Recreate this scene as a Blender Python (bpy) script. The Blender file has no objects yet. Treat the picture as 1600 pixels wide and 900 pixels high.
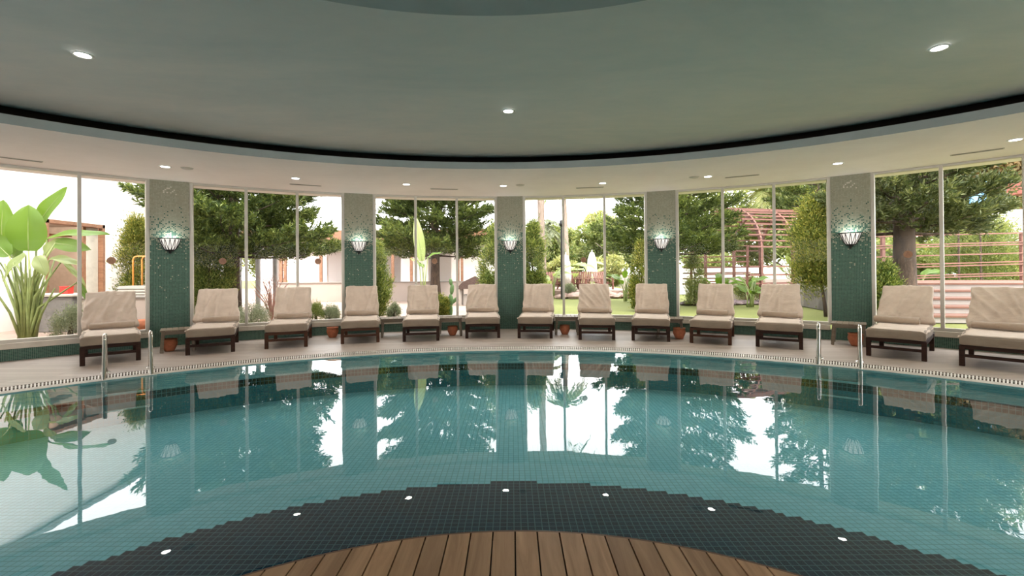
import bpy, math, random
import numpy as np
from mathutils import Vector, Matrix

S = bpy.context.scene
COL = S.collection
PI = math.pi
rad = math.radians
random.seed(7)
rng = np.random.default_rng(11)

# ---------------------------------------------------------------- camera
F = 711.0                      # focal length in pixels of the 1600 px wide frame
EYE = 1.27                     # eye height above the pool deck
HZ = 423.0                     # horizon row
ROLL = rad(-0.45)
PITCH = rad(0.35)
cam_d = bpy.data.cameras.new('camera')
cam = bpy.data.objects.new('camera', cam_d)
COL.objects.link(cam)
cam_d.sensor_fit = 'HORIZONTAL'
cam_d.sensor_width = 36
cam_d.lens = 36 * F / 1600
cam_d.shift_y = -((450 - HZ) + F * math.tan(PITCH)) / 1600
cam_d.clip_start = 0.05
cam_d.clip_end = 400
cam.location = (0, 0, EYE)
cam.rotation_euler = (Matrix.Rotation(PI / 2 + PITCH, 3, 'X') @ Matrix.Rotation(ROLL, 3, 'Z')).to_euler()
S.camera = cam

# ---------------------------------------------------------------- exposure, world
S.view_settings.view_transform = 'Standard'
S.view_settings.look = 'None'
S.view_settings.gamma = 1
S.view_settings.use_curve_mapping = False
S.view_settings.exposure = 0.95
S.cycles.max_bounces = 10
S.cycles.diffuse_bounces = 5
S.cycles.glossy_bounces = 4
S.cycles.transparent_max_bounces = 24
S.cycles.transmission_bounces = 6
S.cycles.use_denoising = True
S.cycles.caustics_reflective = False
S.cycles.caustics_refractive = False
S.cycles.sample_clamp_indirect = 6

SKY = 4.6
REAR_SILL = 1.6               # dado height; unseen rear openings are added and sized for fill daylight
w = bpy.data.worlds.new('overcast_sky')
S.world = w
w.use_nodes = True
wn, wl = w.node_tree.nodes, w.node_tree.links
wn.clear()
wo = wn.new('ShaderNodeOutputWorld'); wb = wn.new('ShaderNodeBackground')
tc = wn.new('ShaderNodeTexCoord'); mp = wn.new('ShaderNodeMapping'); nz = wn.new('ShaderNodeTexNoise'); cr = wn.new('ShaderNodeValToRGB')
mp.inputs['Scale'].default_value = (1, 1, 3)
nz.inputs['Scale'].default_value = 2.2; nz.inputs['Detail'].default_value = 5
cr.color_ramp.elements[0].position = 0.3; cr.color_ramp.elements[0].color = (0.80, 0.81, 0.84, 1)
cr.color_ramp.elements[1].position = 0.7; cr.color_ramp.elements[1].color = (0.99, 0.985, 0.98, 1)
wl.new(tc.outputs['Generated'], mp.inputs['Vector']); wl.new(mp.outputs[0], nz.inputs['Vector'])
wl.new(nz.outputs['Fac'], cr.inputs[0]); wl.new(cr.outputs[0], wb.inputs[0])
wb.inputs[1].default_value = SKY
wl.new(wb.outputs[0], wo.inputs[0])

# weak hazy sun, high behind the viewer to the right; the roof keeps it out of the hall
sd_ = bpy.data.lights.new('hazy_sun', 'SUN'); sd_.energy = 2.6; sd_.angle = rad(18); sd_.color = (1.0, 0.92, 0.80)
sun = bpy.data.objects.new('hazy_sun', sd_); COL.objects.link(sun)
sun.rotation_euler = Vector((0.42, -0.50, 0.76)).to_track_quat('Z', 'Y').to_euler()

# ---------------------------------------------------------------- pixel ruler
def W(px, py, d):
    """World point of a row and column of the 1600x900 frame at depth d (metres along +Y)."""
    dx, dy = px - 800, py - 450
    c, s = math.cos(-ROLL), math.sin(-ROLL)
    X, Y = dx * c - dy * s, 450 + dx * s + dy * c
    return Vector((X / F * d, d, EYE + (HZ - Y) / F * d))

# ---------------------------------------------------------------- tags
def tag(o, label=None, cat=None, group=None, kind=None):
    if label: o['label'] = label
    if cat: o['category'] = cat
    if group: o['group'] = group
    if kind: o['kind'] = kind
    return o

def empty(name, loc=(0, 0, 0), rz=0.0, parent=None):
    o = bpy.data.objects.new(name, None)
    COL.objects.link(o)
    o.location = loc
    o.rotation_euler = (0, 0, rz)
    o.empty_display_size = 0.1
    if parent: o.parent = parent
    return o

def copy_tree(o, parent=None):
    c = o.copy()
    COL.objects.link(c)
    if parent is not None: c.parent = parent
    for ch in [x for x in S.objects if x.parent == o]:
        copy_tree(ch, c)
    return c

# ---------------------------------------------------------------- mesh builder
class MB:
    def __init__(s):
        s.v, s.f, s.uv = [], [], None
    def add(s, vs, fs):
        b = len(s.v)
        s.v += [tuple(p) for p in vs]
        s.f += [tuple(i + b for i in q) for q in fs]
        return s
    def box(s, c, d, M=None):
        x, y, z = d[0] / 2, d[1] / 2, d[2] / 2
        P = [Vector((sx * x, sy * y, sz * z)) for sz in (-1, 1) for sy in (-1, 1) for sx in (-1, 1)]
        C = Vector(c)
        P = [(M @ p if M is not None else p) + C for p in P]
        return s.add(P, [(0, 2, 3, 1), (4, 5, 7, 6), (0, 1, 5, 4), (2, 6, 7, 3), (0, 4, 6, 2), (1, 3, 7, 5)])
    def span(s, lo, hi):
        return s.box([(a + b) / 2 for a, b in zip(lo, hi)], [abs(b - a) for a, b in zip(lo, hi)])
    def beam(s, a, b, wx, wz):
        a, b = Vector(a), Vector(b)
        d = b - a
        M = d.to_track_quat('Y', 'Z').to_matrix()
        return s.box((a + b) / 2, (wx, d.length, wz), M)
    def tube(s, pts, r, n=8, cap=True):
        pts = [Vector(p) for p in pts]
        rs = r if isinstance(r, (list, tuple)) else [r] * len(pts)
        rings = []
        up = None
        for i, p in enumerate(pts):
            t = (pts[min(i + 1, len(pts) - 1)] - pts[max(i - 1, 0)]).normalized()
            if up is None:
                up = t.orthogonal().normalized()
            up = (up - t * up.dot(t)).normalized()
            q = t.cross(up)
            rings.append([p + (up * math.cos(2 * PI * k / n) + q * math.sin(2 * PI * k / n)) * rs[i] for k in range(n)])
        fs = []
        for i in range(len(pts) - 1):
            for k in range(n):
                a, b = i * n + k, i * n + (k + 1) % n
                fs.append((a, b, b + n, a + n))
        if cap:
            fs.append(tuple(range(n - 1, -1, -1)))
            fs.append(tuple(range((len(pts) - 1) * n, len(pts) * n)))
        return s.add([p for R in rings for p in R], fs)
    def lathe(s, prof, n=24, c=(0, 0, 0), a0=0.0, a1=2 * PI):
        full = abs(a1 - a0 - 2 * PI) < 1e-6
        m = n if full else n + 1
        vs = []
        for r, z in prof:
            for k in range(m):
                a = a0 + (a1 - a0) * k / n
                vs.append((c[0] + r * math.cos(a), c[1] + r * math.sin(a), c[2] + z))
        fs = []
        for i in range(len(prof) - 1):
            for k in range(n):
                k2 = (k + 1) % m if full else k + 1
                fs.append((i * m + k, i * m + k2, (i + 1) * m + k2, (i + 1) * m + k))
        return s.add(vs, fs)
    def build(s, name, m, parent=None, smooth=False, bevel=0, seg=2, loc=None):
        me = bpy.data.meshes.new(name)
        me.from_pydata(s.v, [], s.f)
        if m: me.materials.append(m)
        if smooth:
            me.polygons.foreach_set('use_smooth', [True] * len(me.polygons))
        me.update()
        o = bpy.data.objects.new(name, me)
        COL.objects.link(o)
        if parent: o.parent = parent
        if loc: o.location = loc
        if bevel:
            b = o.modifiers.new('bevel', 'BEVEL'); b.width = bevel; b.segments = seg; b.limit_method = 'ANGLE'; b.angle_limit = rad(40)
            if smooth:
                b.harden_normals = False
        return o

# ---------------------------------------------------------------- node helper
class NT:
    def __init__(s, name):
        s.m = bpy.data.materials.new(name)
        s.m.use_nodes = True
        s.t = s.m.node_tree
        s.t.nodes.clear()
        s.out = s.t.nodes.new('ShaderNodeOutputMaterial')
    def n(s, typ, **kw):
        o = s.t.nodes.new('ShaderNode' + typ)
        for k, v in kw.items(): setattr(o, k, v)
        return o
    def set(s, sock, v):
        if isinstance(v, bpy.types.NodeSocket): s.t.links.new(v, sock)
        elif isinstance(v, (tuple, list)) and sock.type == 'RGBA' and len(v) == 3: sock.default_value = (*v, 1)
        else: sock.default_value = v
    def math(s, op, a, b=None, c=None):
        o = s.n('Math', operation=op)
        s.set(o.inputs[0], a)
        if b is not None: s.set(o.inputs[1], b)
        if c is not None: s.set(o.inputs[2], c)
        return o.outputs[0]
    def mix(s, f, a, b, blend='MIX'):
        o = s.n('MixRGB', blend_type=blend)
        s.set(o.inputs[0], f); s.set(o.inputs[1], a); s.set(o.inputs[2], b)
        return o.outputs[0]
    def ramp(s, f, stops):
        o = s.n('ValToRGB')
        e = o.color_ramp.elements
        while len(e) < len(stops): e.new(0.5)
        for i, (p, c) in enumerate(stops):
            e[i].position = p; e[i].color = (*c, 1)
        s.set(o.inputs[0], f)
        return o.outputs[0]
    def noise(s, vec, scale, detail=4, rough=0.55, dist=0.0):
        o = s.n('TexNoise')
        if vec is not None: s.set(o.inputs['Vector'], vec)
        o.inputs['Scale'].default_value = scale; o.inputs['Detail'].default_value = detail
        o.inputs['Roughness'].default_value = rough; o.inputs['Distortion'].default_value = dist
        return o.outputs['Fac']
    def obj(s): return s.n('TexCoord').outputs['Object']
    def uv(s): return s.n('TexCoord').outputs['UV']
    def map(s, v, scale=(1, 1, 1), rot=(0, 0, 0)):
        o = s.n('Mapping'); s.set(o.inputs[0], v); o.inputs['Scale'].default_value = scale; o.inputs['Rotation'].default_value = rot
        return o.outputs[0]
    def sep(s, v):
        o = s.n('SeparateXYZ'); s.set(o.inputs[0], v); return o.outputs
    def comb(s, x, y, z=0.0):
        o = s.n('CombineXYZ'); s.set(o.inputs[0], x); s.set(o.inputs[1], y); s.set(o.inputs[2], z); return o.outputs[0]
    def white(s, v):
        o = s.n('TexWhiteNoise', noise_dimensions='3D'); s.set(o.inputs['Vector'], v); return o.outputs['Value']
    def bump(s, h, strength=0.3, dist=0.01):
        o = s.n('Bump'); s.set(o.inputs['Height'], h); o.inputs['Strength'].default_value = strength; o.inputs['Distance'].default_value = dist
        return o.outputs[0]
    def bsdf(s, color, rough=0.6, metal=0.0, spec=0.5, normal=None, **kw):
        o = s.n('BsdfPrincipled')
        s.set(o.inputs['Base Color'], color); s.set(o.inputs['Roughness'], rough); s.set(o.inputs['Metallic'], metal)
        s.set(o.inputs['Specular IOR Level'], spec)
        if normal is not None: s.set(o.inputs['Normal'], normal)
        for k, v in kw.items(): s.set(o.inputs[k.replace('_', ' ')], v)
        return o.outputs[0]
    def done(s, shader):
        s.t.links.new(shader, s.out.inputs[0])
        return s.m

def plain(name, c, rough=0.6, metal=0.0, spec=0.5, var=0.12, scale=6.0):
    t = NT(name)
    nf = t.noise(t.obj(), scale, 5)
    lo = tuple(x * (1 - var) for x in c); hi = tuple(min(1, x * (1 + var)) for x in c)
    return t.done(t.bsdf(t.ramp(nf, [(0.3, lo), (0.7, hi)]), rough, metal, spec))

def emit(name, c, k):
    t = NT(name)
    o = t.n('Emission'); o.inputs[0].default_value = (*c, 1); o.inputs[1].default_value = k
    return t.done(o.outputs[0])

# ---------------------------------------------------------------- materials
def m_plaster(name, a, b, scale=0.6, bump=0.15, streak=(1, 1, 1), rough=0.75):
    t = NT(name)
    v = t.map(t.obj(), streak)
    n1 = t.noise(v, scale, 7, 0.62, 0.6)
    n2 = t.noise(v, scale * 9, 4, 0.6)
    f = t.math('ADD', t.math('MULTIPLY', n1, 0.8), t.math('MULTIPLY', n2, 0.2))
    return t.done(t.bsdf(t.ramp(f, [(0.36, a), (0.64, b)]), rough, normal=t.bump(n2, bump, 0.01)))

M = {}
M['ceiling'] = m_plaster('green_grey_plaster', (0.53, 0.585, 0.585), (0.67, 0.675, 0.65), 0.55, 0.1, (0.7, 1.6, 1))
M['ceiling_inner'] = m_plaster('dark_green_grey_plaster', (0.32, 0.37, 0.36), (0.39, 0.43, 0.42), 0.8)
M['fascia'] = m_plaster('blue_green_fascia', (0.32, 0.345, 0.315), (0.37, 0.39, 0.36), 1.2)
M['soffit'] = m_plaster('beige_soffit', (0.88, 0.80, 0.76), (0.94, 0.86, 0.82), 0.9, 0.05)
M['gap'] = plain('recess_shade_dark', (0.035, 0.028, 0.022), 0.9)  # near-black colour stands in for the shade inside the ceiling gap
M['cream_wall'] = m_plaster('cream_wall', (0.62, 0.56, 0.48), (0.70, 0.64, 0.56), 0.8)
M['frame'] = plain('champagne_aluminium', (0.56, 0.52, 0.45), 0.45, 0.25, var=0.05)
M['sill'] = plain('beige_stone_sill', (0.62, 0.56, 0.47), 0.55, var=0.1)
M['white_trim'] = plain('white_trim', (0.8, 0.78, 0.74), 0.5)
M['black_metal'] = plain('black_metal', (0.025, 0.025, 0.025), 0.45, 0.6)
M['vent'] = plain('vent_slot', (0.16, 0.14, 0.12), 0.8)
M['vent_frame'] = plain('vent_frame', (0.52, 0.48, 0.42), 0.6)

# mosaic with the light-to-dark change of tile up the pillar (UV in metres)
def m_mosaic(name, fade=True):
    t = NT(name)
    s = 0.0215
    u = t.sep(t.uv())
    cx = t.math('DIVIDE', u[0], s); cy = t.math('DIVIDE', u[1], s)
    ix = t.math('FLOOR', cx); iy = t.math('FLOOR', cy)
    fx = t.math('FRACT', cx); fy = t.math('FRACT', cy)
    info = t.n('ObjectInfo').outputs['Random']
    r1 = t.white(t.comb(ix, iy, t.math('MULTIPLY', info, 91.0)))
    r2 = t.white(t.comb(ix, iy, t.math('MULTIPLY_ADD', info, 37.0, 5.3)))
    light = t.ramp(r2, [(0.0, (0.30, 0.29, 0.21)), (1.0, (0.38, 0.365, 0.28))])
    dark = t.ramp(r2, [(0.0, (0.016, 0.062, 0.046)), (0.7, (0.026, 0.092, 0.066)), (1.0, (0.045, 0.13, 0.095))])
    gc_ = (0.20, 0.27, 0.21)
    if fade:
        mr = t.n('MapRange'); mr.clamp = True
        t.set(mr.inputs['Value'], u[1])
        mr.inputs['From Min'].default_value = 2.56; mr.inputs['From Max'].default_value = 1.58
        p = t.math('POWER', mr.outputs[0], 1.8)
        p = t.math('MINIMUM', p, 1.0)
        isdark = t.math('LESS_THAN', r1, p)
        mr2 = t.n('MapRange'); mr2.clamp = True
        t.set(mr2.inputs['Value'], u[1])
        mr2.inputs['From Min'].default_value = 1.7; mr2.inputs['From Max'].default_value = 0.75
        mr2.inputs['To Min'].default_value = 0.955; mr2.inputs['To Max'].default_value = 1.0
        few = t.math('LESS_THAN', r1, mr2.outputs[0])
        isdark = t.math('MULTIPLY', isdark, few)
        col = t.mix(isdark, light, dark)
        gc_ = t.mix(t.math('MINIMUM', t.math('MULTIPLY', p, 2.0), 1.0), (0.27, 0.26, 0.19), (0.19, 0.26, 0.20))
    else:
        col = dark
    g = 0.085
    e = t.math('MINIMUM', t.math('MINIMUM', fx, t.math('SUBTRACT', 1.0, fx)), t.math('MINIMUM', fy, t.math('SUBTRACT', 1.0, fy)))
    gm = t.math('LESS_THAN', e, g)
    col = t.mix(gm, col, gc_)
    rough = t.math('MULTIPLY_ADD', gm, 0.4, 0.42)
    return t.done(t.bsdf(col, rough, spec=0.22, normal=t.bump(t.math('MINIMUM', e, 0.15), 0.35, 0.003)))
M['mosaic'] = m_mosaic('glass_mosaic_fading', True)
M['mosaic_dark'] = m_mosaic('glass_mosaic_dark', False)

POOL_TILE = 0.05
R_DARK = 3.93
def m_pool_floor():
    t = NT('pool_floor_tiles')
    p = t.sep(t.obj())
    s = POOL_TILE
    cx = t.math('DIVIDE', p[0], s); cy = t.math('DIVIDE', p[1], s)
    ix = t.math('FLOOR', cx); iy = t.math('FLOOR', cy)
    fx = t.math('FRACT', cx); fy = t.math('FRACT', cy)
    ax = t.math('MULTIPLY', t.math('ADD', ix, 0.5), s); ay = t.math('MULTIPLY', t.math('ADD', iy, 0.5), s)
    rr = t.math('SQRT', t.math('ADD', t.math('MULTIPLY', ax, ax), t.math('MULTIPLY', ay, ay)))
    isdark = t.math('LESS_THAN', rr, R_DARK)
    r = t.white(t.comb(ix, iy, 1.0))
    dk = t.ramp(r, [(0.0, (0.001, 0.016, 0.036)), (1.0, (0.002, 0.032, 0.062))])
    lt = t.ramp(r, [(0.0, (0.20, 0.50, 0.59)), (1.0, (0.245, 0.57, 0.66))])
    big = t.noise(t.obj(), 0.7, 3)
    lt = t.mix(t.math('MULTIPLY', big, 0.5), lt, (0.18, 0.45, 0.54))
    e = t.math('MINIMUM', t.math('MINIMUM', fx, t.math('SUBTRACT', 1.0, fx)), t.math('MINIMUM', fy, t.math('SUBTRACT', 1.0, fy)))
    gm = t.math('LESS_THAN', e, 0.06)
    c = t.mix(isdark, t.mix(gm, lt, (0.12, 0.33, 0.355)), t.mix(gm, dk, (0.065, 0.15, 0.18)))
    return t.done(t.bsdf(c, 0.7, spec=0.1))
M['pool_floor'] = m_pool_floor()

def m_pool_wall():
    t = NT('pool_wall_tiles')
    u = t.sep(t.uv())
    s = POOL_TILE
    fx = t.math('FRACT', t.math('DIVIDE', u[0], s)); fy = t.math('FRACT', t.math('DIVIDE', u[1], s))
    e = t.math('MINIMUM', t.math('MINIMUM', fx, t.math('SUBTRACT', 1.0, fx)), t.math('MINIMUM', fy, t.math('SUBTRACT', 1.0, fy)))
    gm = t.math('LESS_THAN', e, 0.07)
    band = t.math('MULTIPLY', t.math('GREATER_THAN', u[1], 0.2), t.math('LESS_THAN', u[1], 0.3))
    c = t.mix(band, (0.02, 0.15, 0.18), (0.004, 0.014, 0.02))
    c = t.mix(gm, c, (0.04, 0.13, 0.145))
    return t.done(t.bsdf(c, 0.6, spec=0.1))
M['pool_wall'] = m_pool_wall()

def two_sided_ior(t, fr, ior):
    # a thin sheet reflects alike from either side
    bf = t.n('NewGeometry').outputs['Backfacing']
    t.set(fr.inputs['IOR'], t.math('MULTIPLY_ADD', bf, 1.0 / ior - ior, ior))

def m_water():
    t = NT('still_pool_water')
    v = t.map(t.obj(), (1.0, 1.6, 1.0))
    h = t.math('ADD', t.noise(v, 1.1, 2, 0.5), t.math('MULTIPLY', t.noise(v, 5.0, 2, 0.5), 0.10))
    bn = t.bump(h, 0.12, 0.012)
    tr = t.n('BsdfTransparent'); tr.inputs[0].default_value = (0.86, 0.955, 0.95, 1)
    gl = t.n('BsdfGlossy'); gl.inputs['Roughness'].default_value = 0.0; gl.inputs[0].default_value = (1, 1, 1, 1)
    t.t.links.new(bn, gl.inputs['Normal'])
    fr = t.n('Fresnel'); two_sided_ior(t, fr, 1.33)
    mx = t.n('MixShader')
    t.t.links.new(fr.outputs[0], mx.inputs[0]); t.t.links.new(tr.outputs[0], mx.inputs[1]); t.t.links.new(gl.outputs[0], mx.inputs[2])
    return t.done(mx.outputs[0])
M['water'] = m_water()

def m_glass(name, ior=1.12):
    t = NT(name)
    tr = t.n('BsdfTransparent'); tr.inputs[0].default_value = (0.95, 0.955, 0.945, 1)
    gl = t.n('BsdfGlossy'); gl.inputs['Roughness'].default_value = 0.0
    fr = t.n('Fresnel'); two_sided_ior(t, fr, ior)
    mx = t.n('MixShader')
    t.t.links.new(fr.outputs[0], mx.inputs[0]); t.t.links.new(tr.outputs[0], mx.inputs[1]); t.t.links.new(gl.outputs[0], mx.inputs[2])
    return t.done(mx.outputs[0])
M['glass'] = m_glass('window_glass')

def m_deck_tile():
    t = NT('wood_look_deck_planks')
    p = t.sep(t.obj())
    wdt, ln = 0.145, 1.2
    row = t.math('FLOOR', t.math('DIVIDE', p[1], wdt))
    off = t.math('MULTIPLY', t.white(t.comb(row, 3.0, 0.0)), ln)
    xx = t.math('DIVIDE', t.math('ADD', p[0], off), ln)
    col = t.math('FLOOR', xx)
    r = t.white(t.comb(row, col, 2.0))
    fy = t.math('FRACT', t.math('DIVIDE', p[1], wdt)); fx = t.math('FRACT', xx)
    j = t.math('MAXIMUM', t.math('LESS_THAN', fy, 0.045), t.math('LESS_THAN', fx, 0.004))
    g = t.noise(t.map(t.obj(), (3.0, 40.0, 1)), 1.0, 6, 0.65, 0.4)
    base = t.ramp(r, [(0.0, (0.43, 0.36, 0.31)), (1.0, (0.55, 0.475, 0.42))])
    base = t.mix(t.math('MULTIPLY', t.math('SUBTRACT', g, 0.25), 0.9), base, (0.30, 0.235, 0.195))
    base = t.mix(j, base, (0.24, 0.19, 0.16))
    return t.done(t.bsdf(base, 0.42, normal=t.bump(g, 0.1, 0.004)))
M['deck'] = m_deck_tile()

def m_wood(name, a, b, axis='Y', rough=0.5, grain=30.0, spec=0.4):
    t = NT(name)
    sc = {'X': (1.2, grain, grain), 'Y': (grain, 1.2, grain), 'Z': (grain, grain, 1.2)}[axis]
    rnd = t.n('ObjectInfo').outputs['Random']
    isl = t.n('NewGeometry').outputs['Random Per Island']
    o = t.n('VectorMath', operation='ADD'); t.set(o.inputs[0], t.obj()); t.set(o.inputs[1], t.comb(t.math('MULTIPLY', isl, 17.0), t.math('MULTIPLY', rnd, 9.0), 0.0))
    v = t.map(o.outputs[0], sc)
    g = t.noise(v, 1.0, 6, 0.6, 1.2)
    c = t.ramp(g, [(0.3, a), (0.68, b)])
    tone = t.math('MULTIPLY_ADD', isl, 0.4, 0.78)
    c = t.mix(1.0, c, t.comb(tone, tone, tone), 'MULTIPLY')
    return t.done(t.bsdf(c, rough, spec=spec, normal=t.bump(g, 0.15, 0.003)))
M['deck_wood'] = m_wood('oiled_teak_planks', (0.27, 0.14, 0.064), (0.47, 0.275, 0.145), 'Y', 0.55, 14.0)
M['deck_edge'] = m_wood('teak_edge', (0.10, 0.045, 0.022), (0.16, 0.08, 0.042), 'X', 0.5)
M['dark_wood'] = m_wood('dark_stained_wood', (0.018, 0.007, 0.004), (0.045, 0.018, 0.010), 'X', 0.55, spec=0.15)
M['dark_wood2'] = m_wood('reddish_stained_wood', (0.045, 0.016, 0.008), (0.095, 0.038, 0.018), 'X', 0.55, spec=0.15)
M['table_wood'] = m_wood('weathered_table_wood', (0.14, 0.105, 0.07), (0.24, 0.19, 0.135), 'X', 0.55)
M['red_wood'] = m_wood('red_stained_timber', (0.11, 0.044, 0.032), (0.21, 0.09, 0.066), 'X', 0.6, 12.0)
M['brown_wood'] = m_wood('brown_timber', (0.16, 0.075, 0.04), (0.28, 0.14, 0.08), 'X', 0.6, 12.0)

def m_fabric(name, a, b, crease=0.5):
    t = NT(name)
    v = t.obj()
    n3 = t.noise(t.map(v, (5, 22, 22)), 1.0, 4, 0.6, 1.0)
    n1 = t.noise(v, 5.0, 5, 0.6)
    n2 = t.noise(v, 160.0, 2, 0.5)
    return t.done(t.bsdf(t.ramp(n1, [(0.3, a), (0.7, b)]), 0.95, spec=0.15, normal=t.bump(t.math('ADD', t.math('MULTIPLY', n2, 0.25), t.math('MULTIPLY', n3, crease)), 0.7, 0.02), Sheen_Weight=0.3))
M['towel'] = m_fabric('beige_terry_cover', (0.57, 0.46, 0.37), (0.69, 0.57, 0.47))
M['towel_roll'] = m_fabric('shaded_terry_roll', (0.35, 0.265, 0.195), (0.44, 0.345, 0.265), 0.25)  # darker than the cover: the roll's shading is put into its colour
M['cushion'] = m_fabric('shaded_taupe_cushion', (0.25, 0.19, 0.14), (0.32, 0.25, 0.185), 0.2)  # darkened so the colour carries the shade on the cushion fronts
M['terracotta'] = plain('terracotta', (0.42, 0.135, 0.06), 0.75, var=0.2, scale=20)
M['soil'] = plain('dark_soil', (0.06, 0.04, 0.03), 0.95)
def m_steel():
    t = NT('polished_steel')
    return t.done(t.bsdf((0.62, 0.60, 0.56), 0.16, 1.0))
M['steel'] = m_steel()
M['grate'] = plain('white_grate', (0.78, 0.74, 0.68), 0.5, var=0.05)
M['grate_shade'] = plain('gutter_shade', (0.10, 0.085, 0.07), 0.9)  # dark sheet painting the shade in the gaps under the grate slats
M['coping'] = plain('beige_coping', (0.50, 0.45, 0.38), 0.5, var=0.1)

def m_leaf(name, cols, trans=0.35, rough=0.5, scale=1.2):
    t = NT(name)
    isl = t.n('NewGeometry').outputs['Random Per Island']
    nz_ = t.noise(t.obj(), scale, 3)
    f = t.math('ADD', t.math('MULTIPLY', isl, 0.55), t.math('MULTIPLY', nz_, 0.5))
    c = t.ramp(f, [(0.2 + 0.6 * i / (len(cols) - 1), x) for i, x in enumerate(cols)])
    b = t.bsdf(c, rough, spec=0.25)
    tl = t.n('BsdfTranslucent'); t.set(tl.inputs[0], t.mix(1.0, c, (1.5, 1.45, 0.9), 'MULTIPLY'))
    mx = t.n('MixShader'); mx.inputs[0].default_value = trans
    t.t.links.new(b, mx.inputs[1]); t.t.links.new(tl.outputs[0], mx.inputs[2])
    return t.done(mx.outputs[0])
M['pine'] = m_leaf('pine_needles', [(0.014, 0.028, 0.008), (0.06, 0.088, 0.022), (0.17, 0.20, 0.055)], 0.3)
M['pine_dark'] = m_leaf('dark_pine_needles', [(0.03, 0.045, 0.016), (0.075, 0.095, 0.035), (0.16, 0.17, 0.07)], 0.25)
M['cypress'] = m_leaf('cypress_sprays', [(0.025, 0.05, 0.012), (0.12, 0.165, 0.04), (0.30, 0.31, 0.09)], 0.35)
M['cypress_yellow'] = m_leaf('golden_cypress_sprays', [(0.04, 0.07, 0.016), (0.15, 0.18, 0.035), (0.36, 0.32, 0.08)], 0.35)
M['broad'] = m_leaf('broad_leaves', [(0.07, 0.11, 0.03), (0.16, 0.20, 0.06), (0.30, 0.31, 0.12)], 0.35)
M['pale_broad'] = m_leaf('pale_green_leaves', [(0.14, 0.17, 0.06), (0.26, 0.28, 0.11), (0.42, 0.40, 0.20)], 0.4)  # a paler leaf green for some trees, bushes and a palm
M['dry'] = m_leaf('dry_orange_leaves', [(0.14, 0.12, 0.05), (0.30, 0.20, 0.09), (0.5, 0.36, 0.2)], 0.35)
M['banana'] = m_leaf('banana_leaf', [(0.045, 0.10, 0.012), (0.085, 0.155, 0.02), (0.14, 0.21, 0.035)], 0.4, 0.35, 0.8)
M['banana_pale'] = m_leaf('pale_banana_leaf', [(0.16, 0.22, 0.09), (0.25, 0.31, 0.13), (0.36, 0.40, 0.21)], 0.4, 0.4, 0.8)
M['silver_leaf'] = m_leaf('grey_green_leaves', [(0.14, 0.17, 0.11), (0.22, 0.25, 0.17), (0.34, 0.36, 0.26)], 0.3)
M['stalk'] = plain('green_stalk', (0.19, 0.23, 0.07), 0.5, var=0.25)
def m_bark(name, a, b):
    t = NT(name)
    n = t.noise(t.map(t.obj(), (9, 9, 2.2)), 1.6, 6, 0.7, 0.6)
    return t.done(t.bsdf(t.ramp(n, [(0.35, a), (0.65, b)]), 0.95, normal=t.bump(n, 0.8, 0.03)))
M['bark'] = m_bark('dark_bark', (0.03, 0.02, 0.014), (0.10, 0.065, 0.045))
M['bark_grey'] = m_bark('grey_bark', (0.16, 0.12, 0.10), (0.30, 0.24, 0.205))
M['palm_bark'] = m_bark('palm_bark', (0.22, 0.16, 0.125), (0.36, 0.28, 0.23))

def m_grass():
    t = NT('lawn_grass')
    n = t.math('ADD', t.math('MULTIPLY', t.noise(t.obj(), 0.35, 4), 0.6), t.math('MULTIPLY', t.noise(t.obj(), 28.0, 4, 0.7), 0.4))
    return t.done(t.bsdf(t.ramp(n, [(0.35, (0.105, 0.12, 0.036)), (0.65, (0.185, 0.195, 0.068))]), 0.9, spec=0.1, normal=t.bump(n, 0.6, 0.03)))
M['grass'] = m_grass()
M['paving'] = plain('pinkish_paving', (0.36, 0.26, 0.21), 0.8, var=0.12, scale=2)
M['gravel'] = plain('bed_gravel', (0.17, 0.14, 0.10), 0.95, var=0.45, scale=18)
M['white_wall'] = plain('white_render', (0.84, 0.80, 0.77), 0.85, var=0.01, scale=0.8)
M['blush_wall'] = plain('blush_render', (0.46, 0.385, 0.34), 0.85, var=0.05, scale=0.8)
M['stone'] = plain('pinkish_rock', (0.28, 0.19, 0.155), 0.9, var=0.3, scale=6)
M['dark_stone'] = plain('purple_grey_rock', (0.16, 0.12, 0.125), 0.9, var=0.4, scale=8)
M['step_pale'] = plain('pale_step_stone', (0.27, 0.24, 0.215), 0.8, var=0.06)
M['step_edge'] = plain('red_brown_step_edge', (0.15, 0.065, 0.04), 0.7, var=0.15)
M['canvas'] = plain('white_canvas', (0.66, 0.63, 0.60), 0.9, var=0.03)
M['grey_metal'] = plain('grey_painted_metal', (0.26, 0.25, 0.24), 0.6)
M['thatch'] = plain('dark_brown_roofing', (0.05, 0.032, 0.026), 0.95, spec=0.1, var=0.4, scale=30)
M['red_paint'] = plain('red_plastic', (0.5, 0.03, 0.02), 0.5)
M['orange_paint'] = plain('orange_paint', (0.75, 0.30, 0.06), 0.5)
M['red_canopy'] = plain('faded_red_canopy', (0.33, 0.10, 0.075), 0.8)
M['blue_slide'] = plain('light_blue_fibreglass', (0.16, 0.36, 0.55), 0.4)
M['counter'] = plain('grey_counter', (0.17, 0.16, 0.15), 0.6, var=0.2, scale=10)
M['interior'] = plain('dim_interior', (0.30, 0.25, 0.21), 0.8)

# ================================================================ THE ROOM
CX, CY = -0.08, 0.0            # centre of the round hall
R_WALL, R_POOL, R_DECK = 9.97, 7.25, 2.235
H_SOFFIT, H_CEIL = 2.90, 3.10
Z_WATER, Z_FLOOR = -0.012, -0.55

def pol(r, deg, z=0.0):        # angle measured from +Y, clockwise positive to the right
    a = rad(deg)
    return Vector((CX + r * math.sin(a), CY + r * math.cos(a), z))

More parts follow.
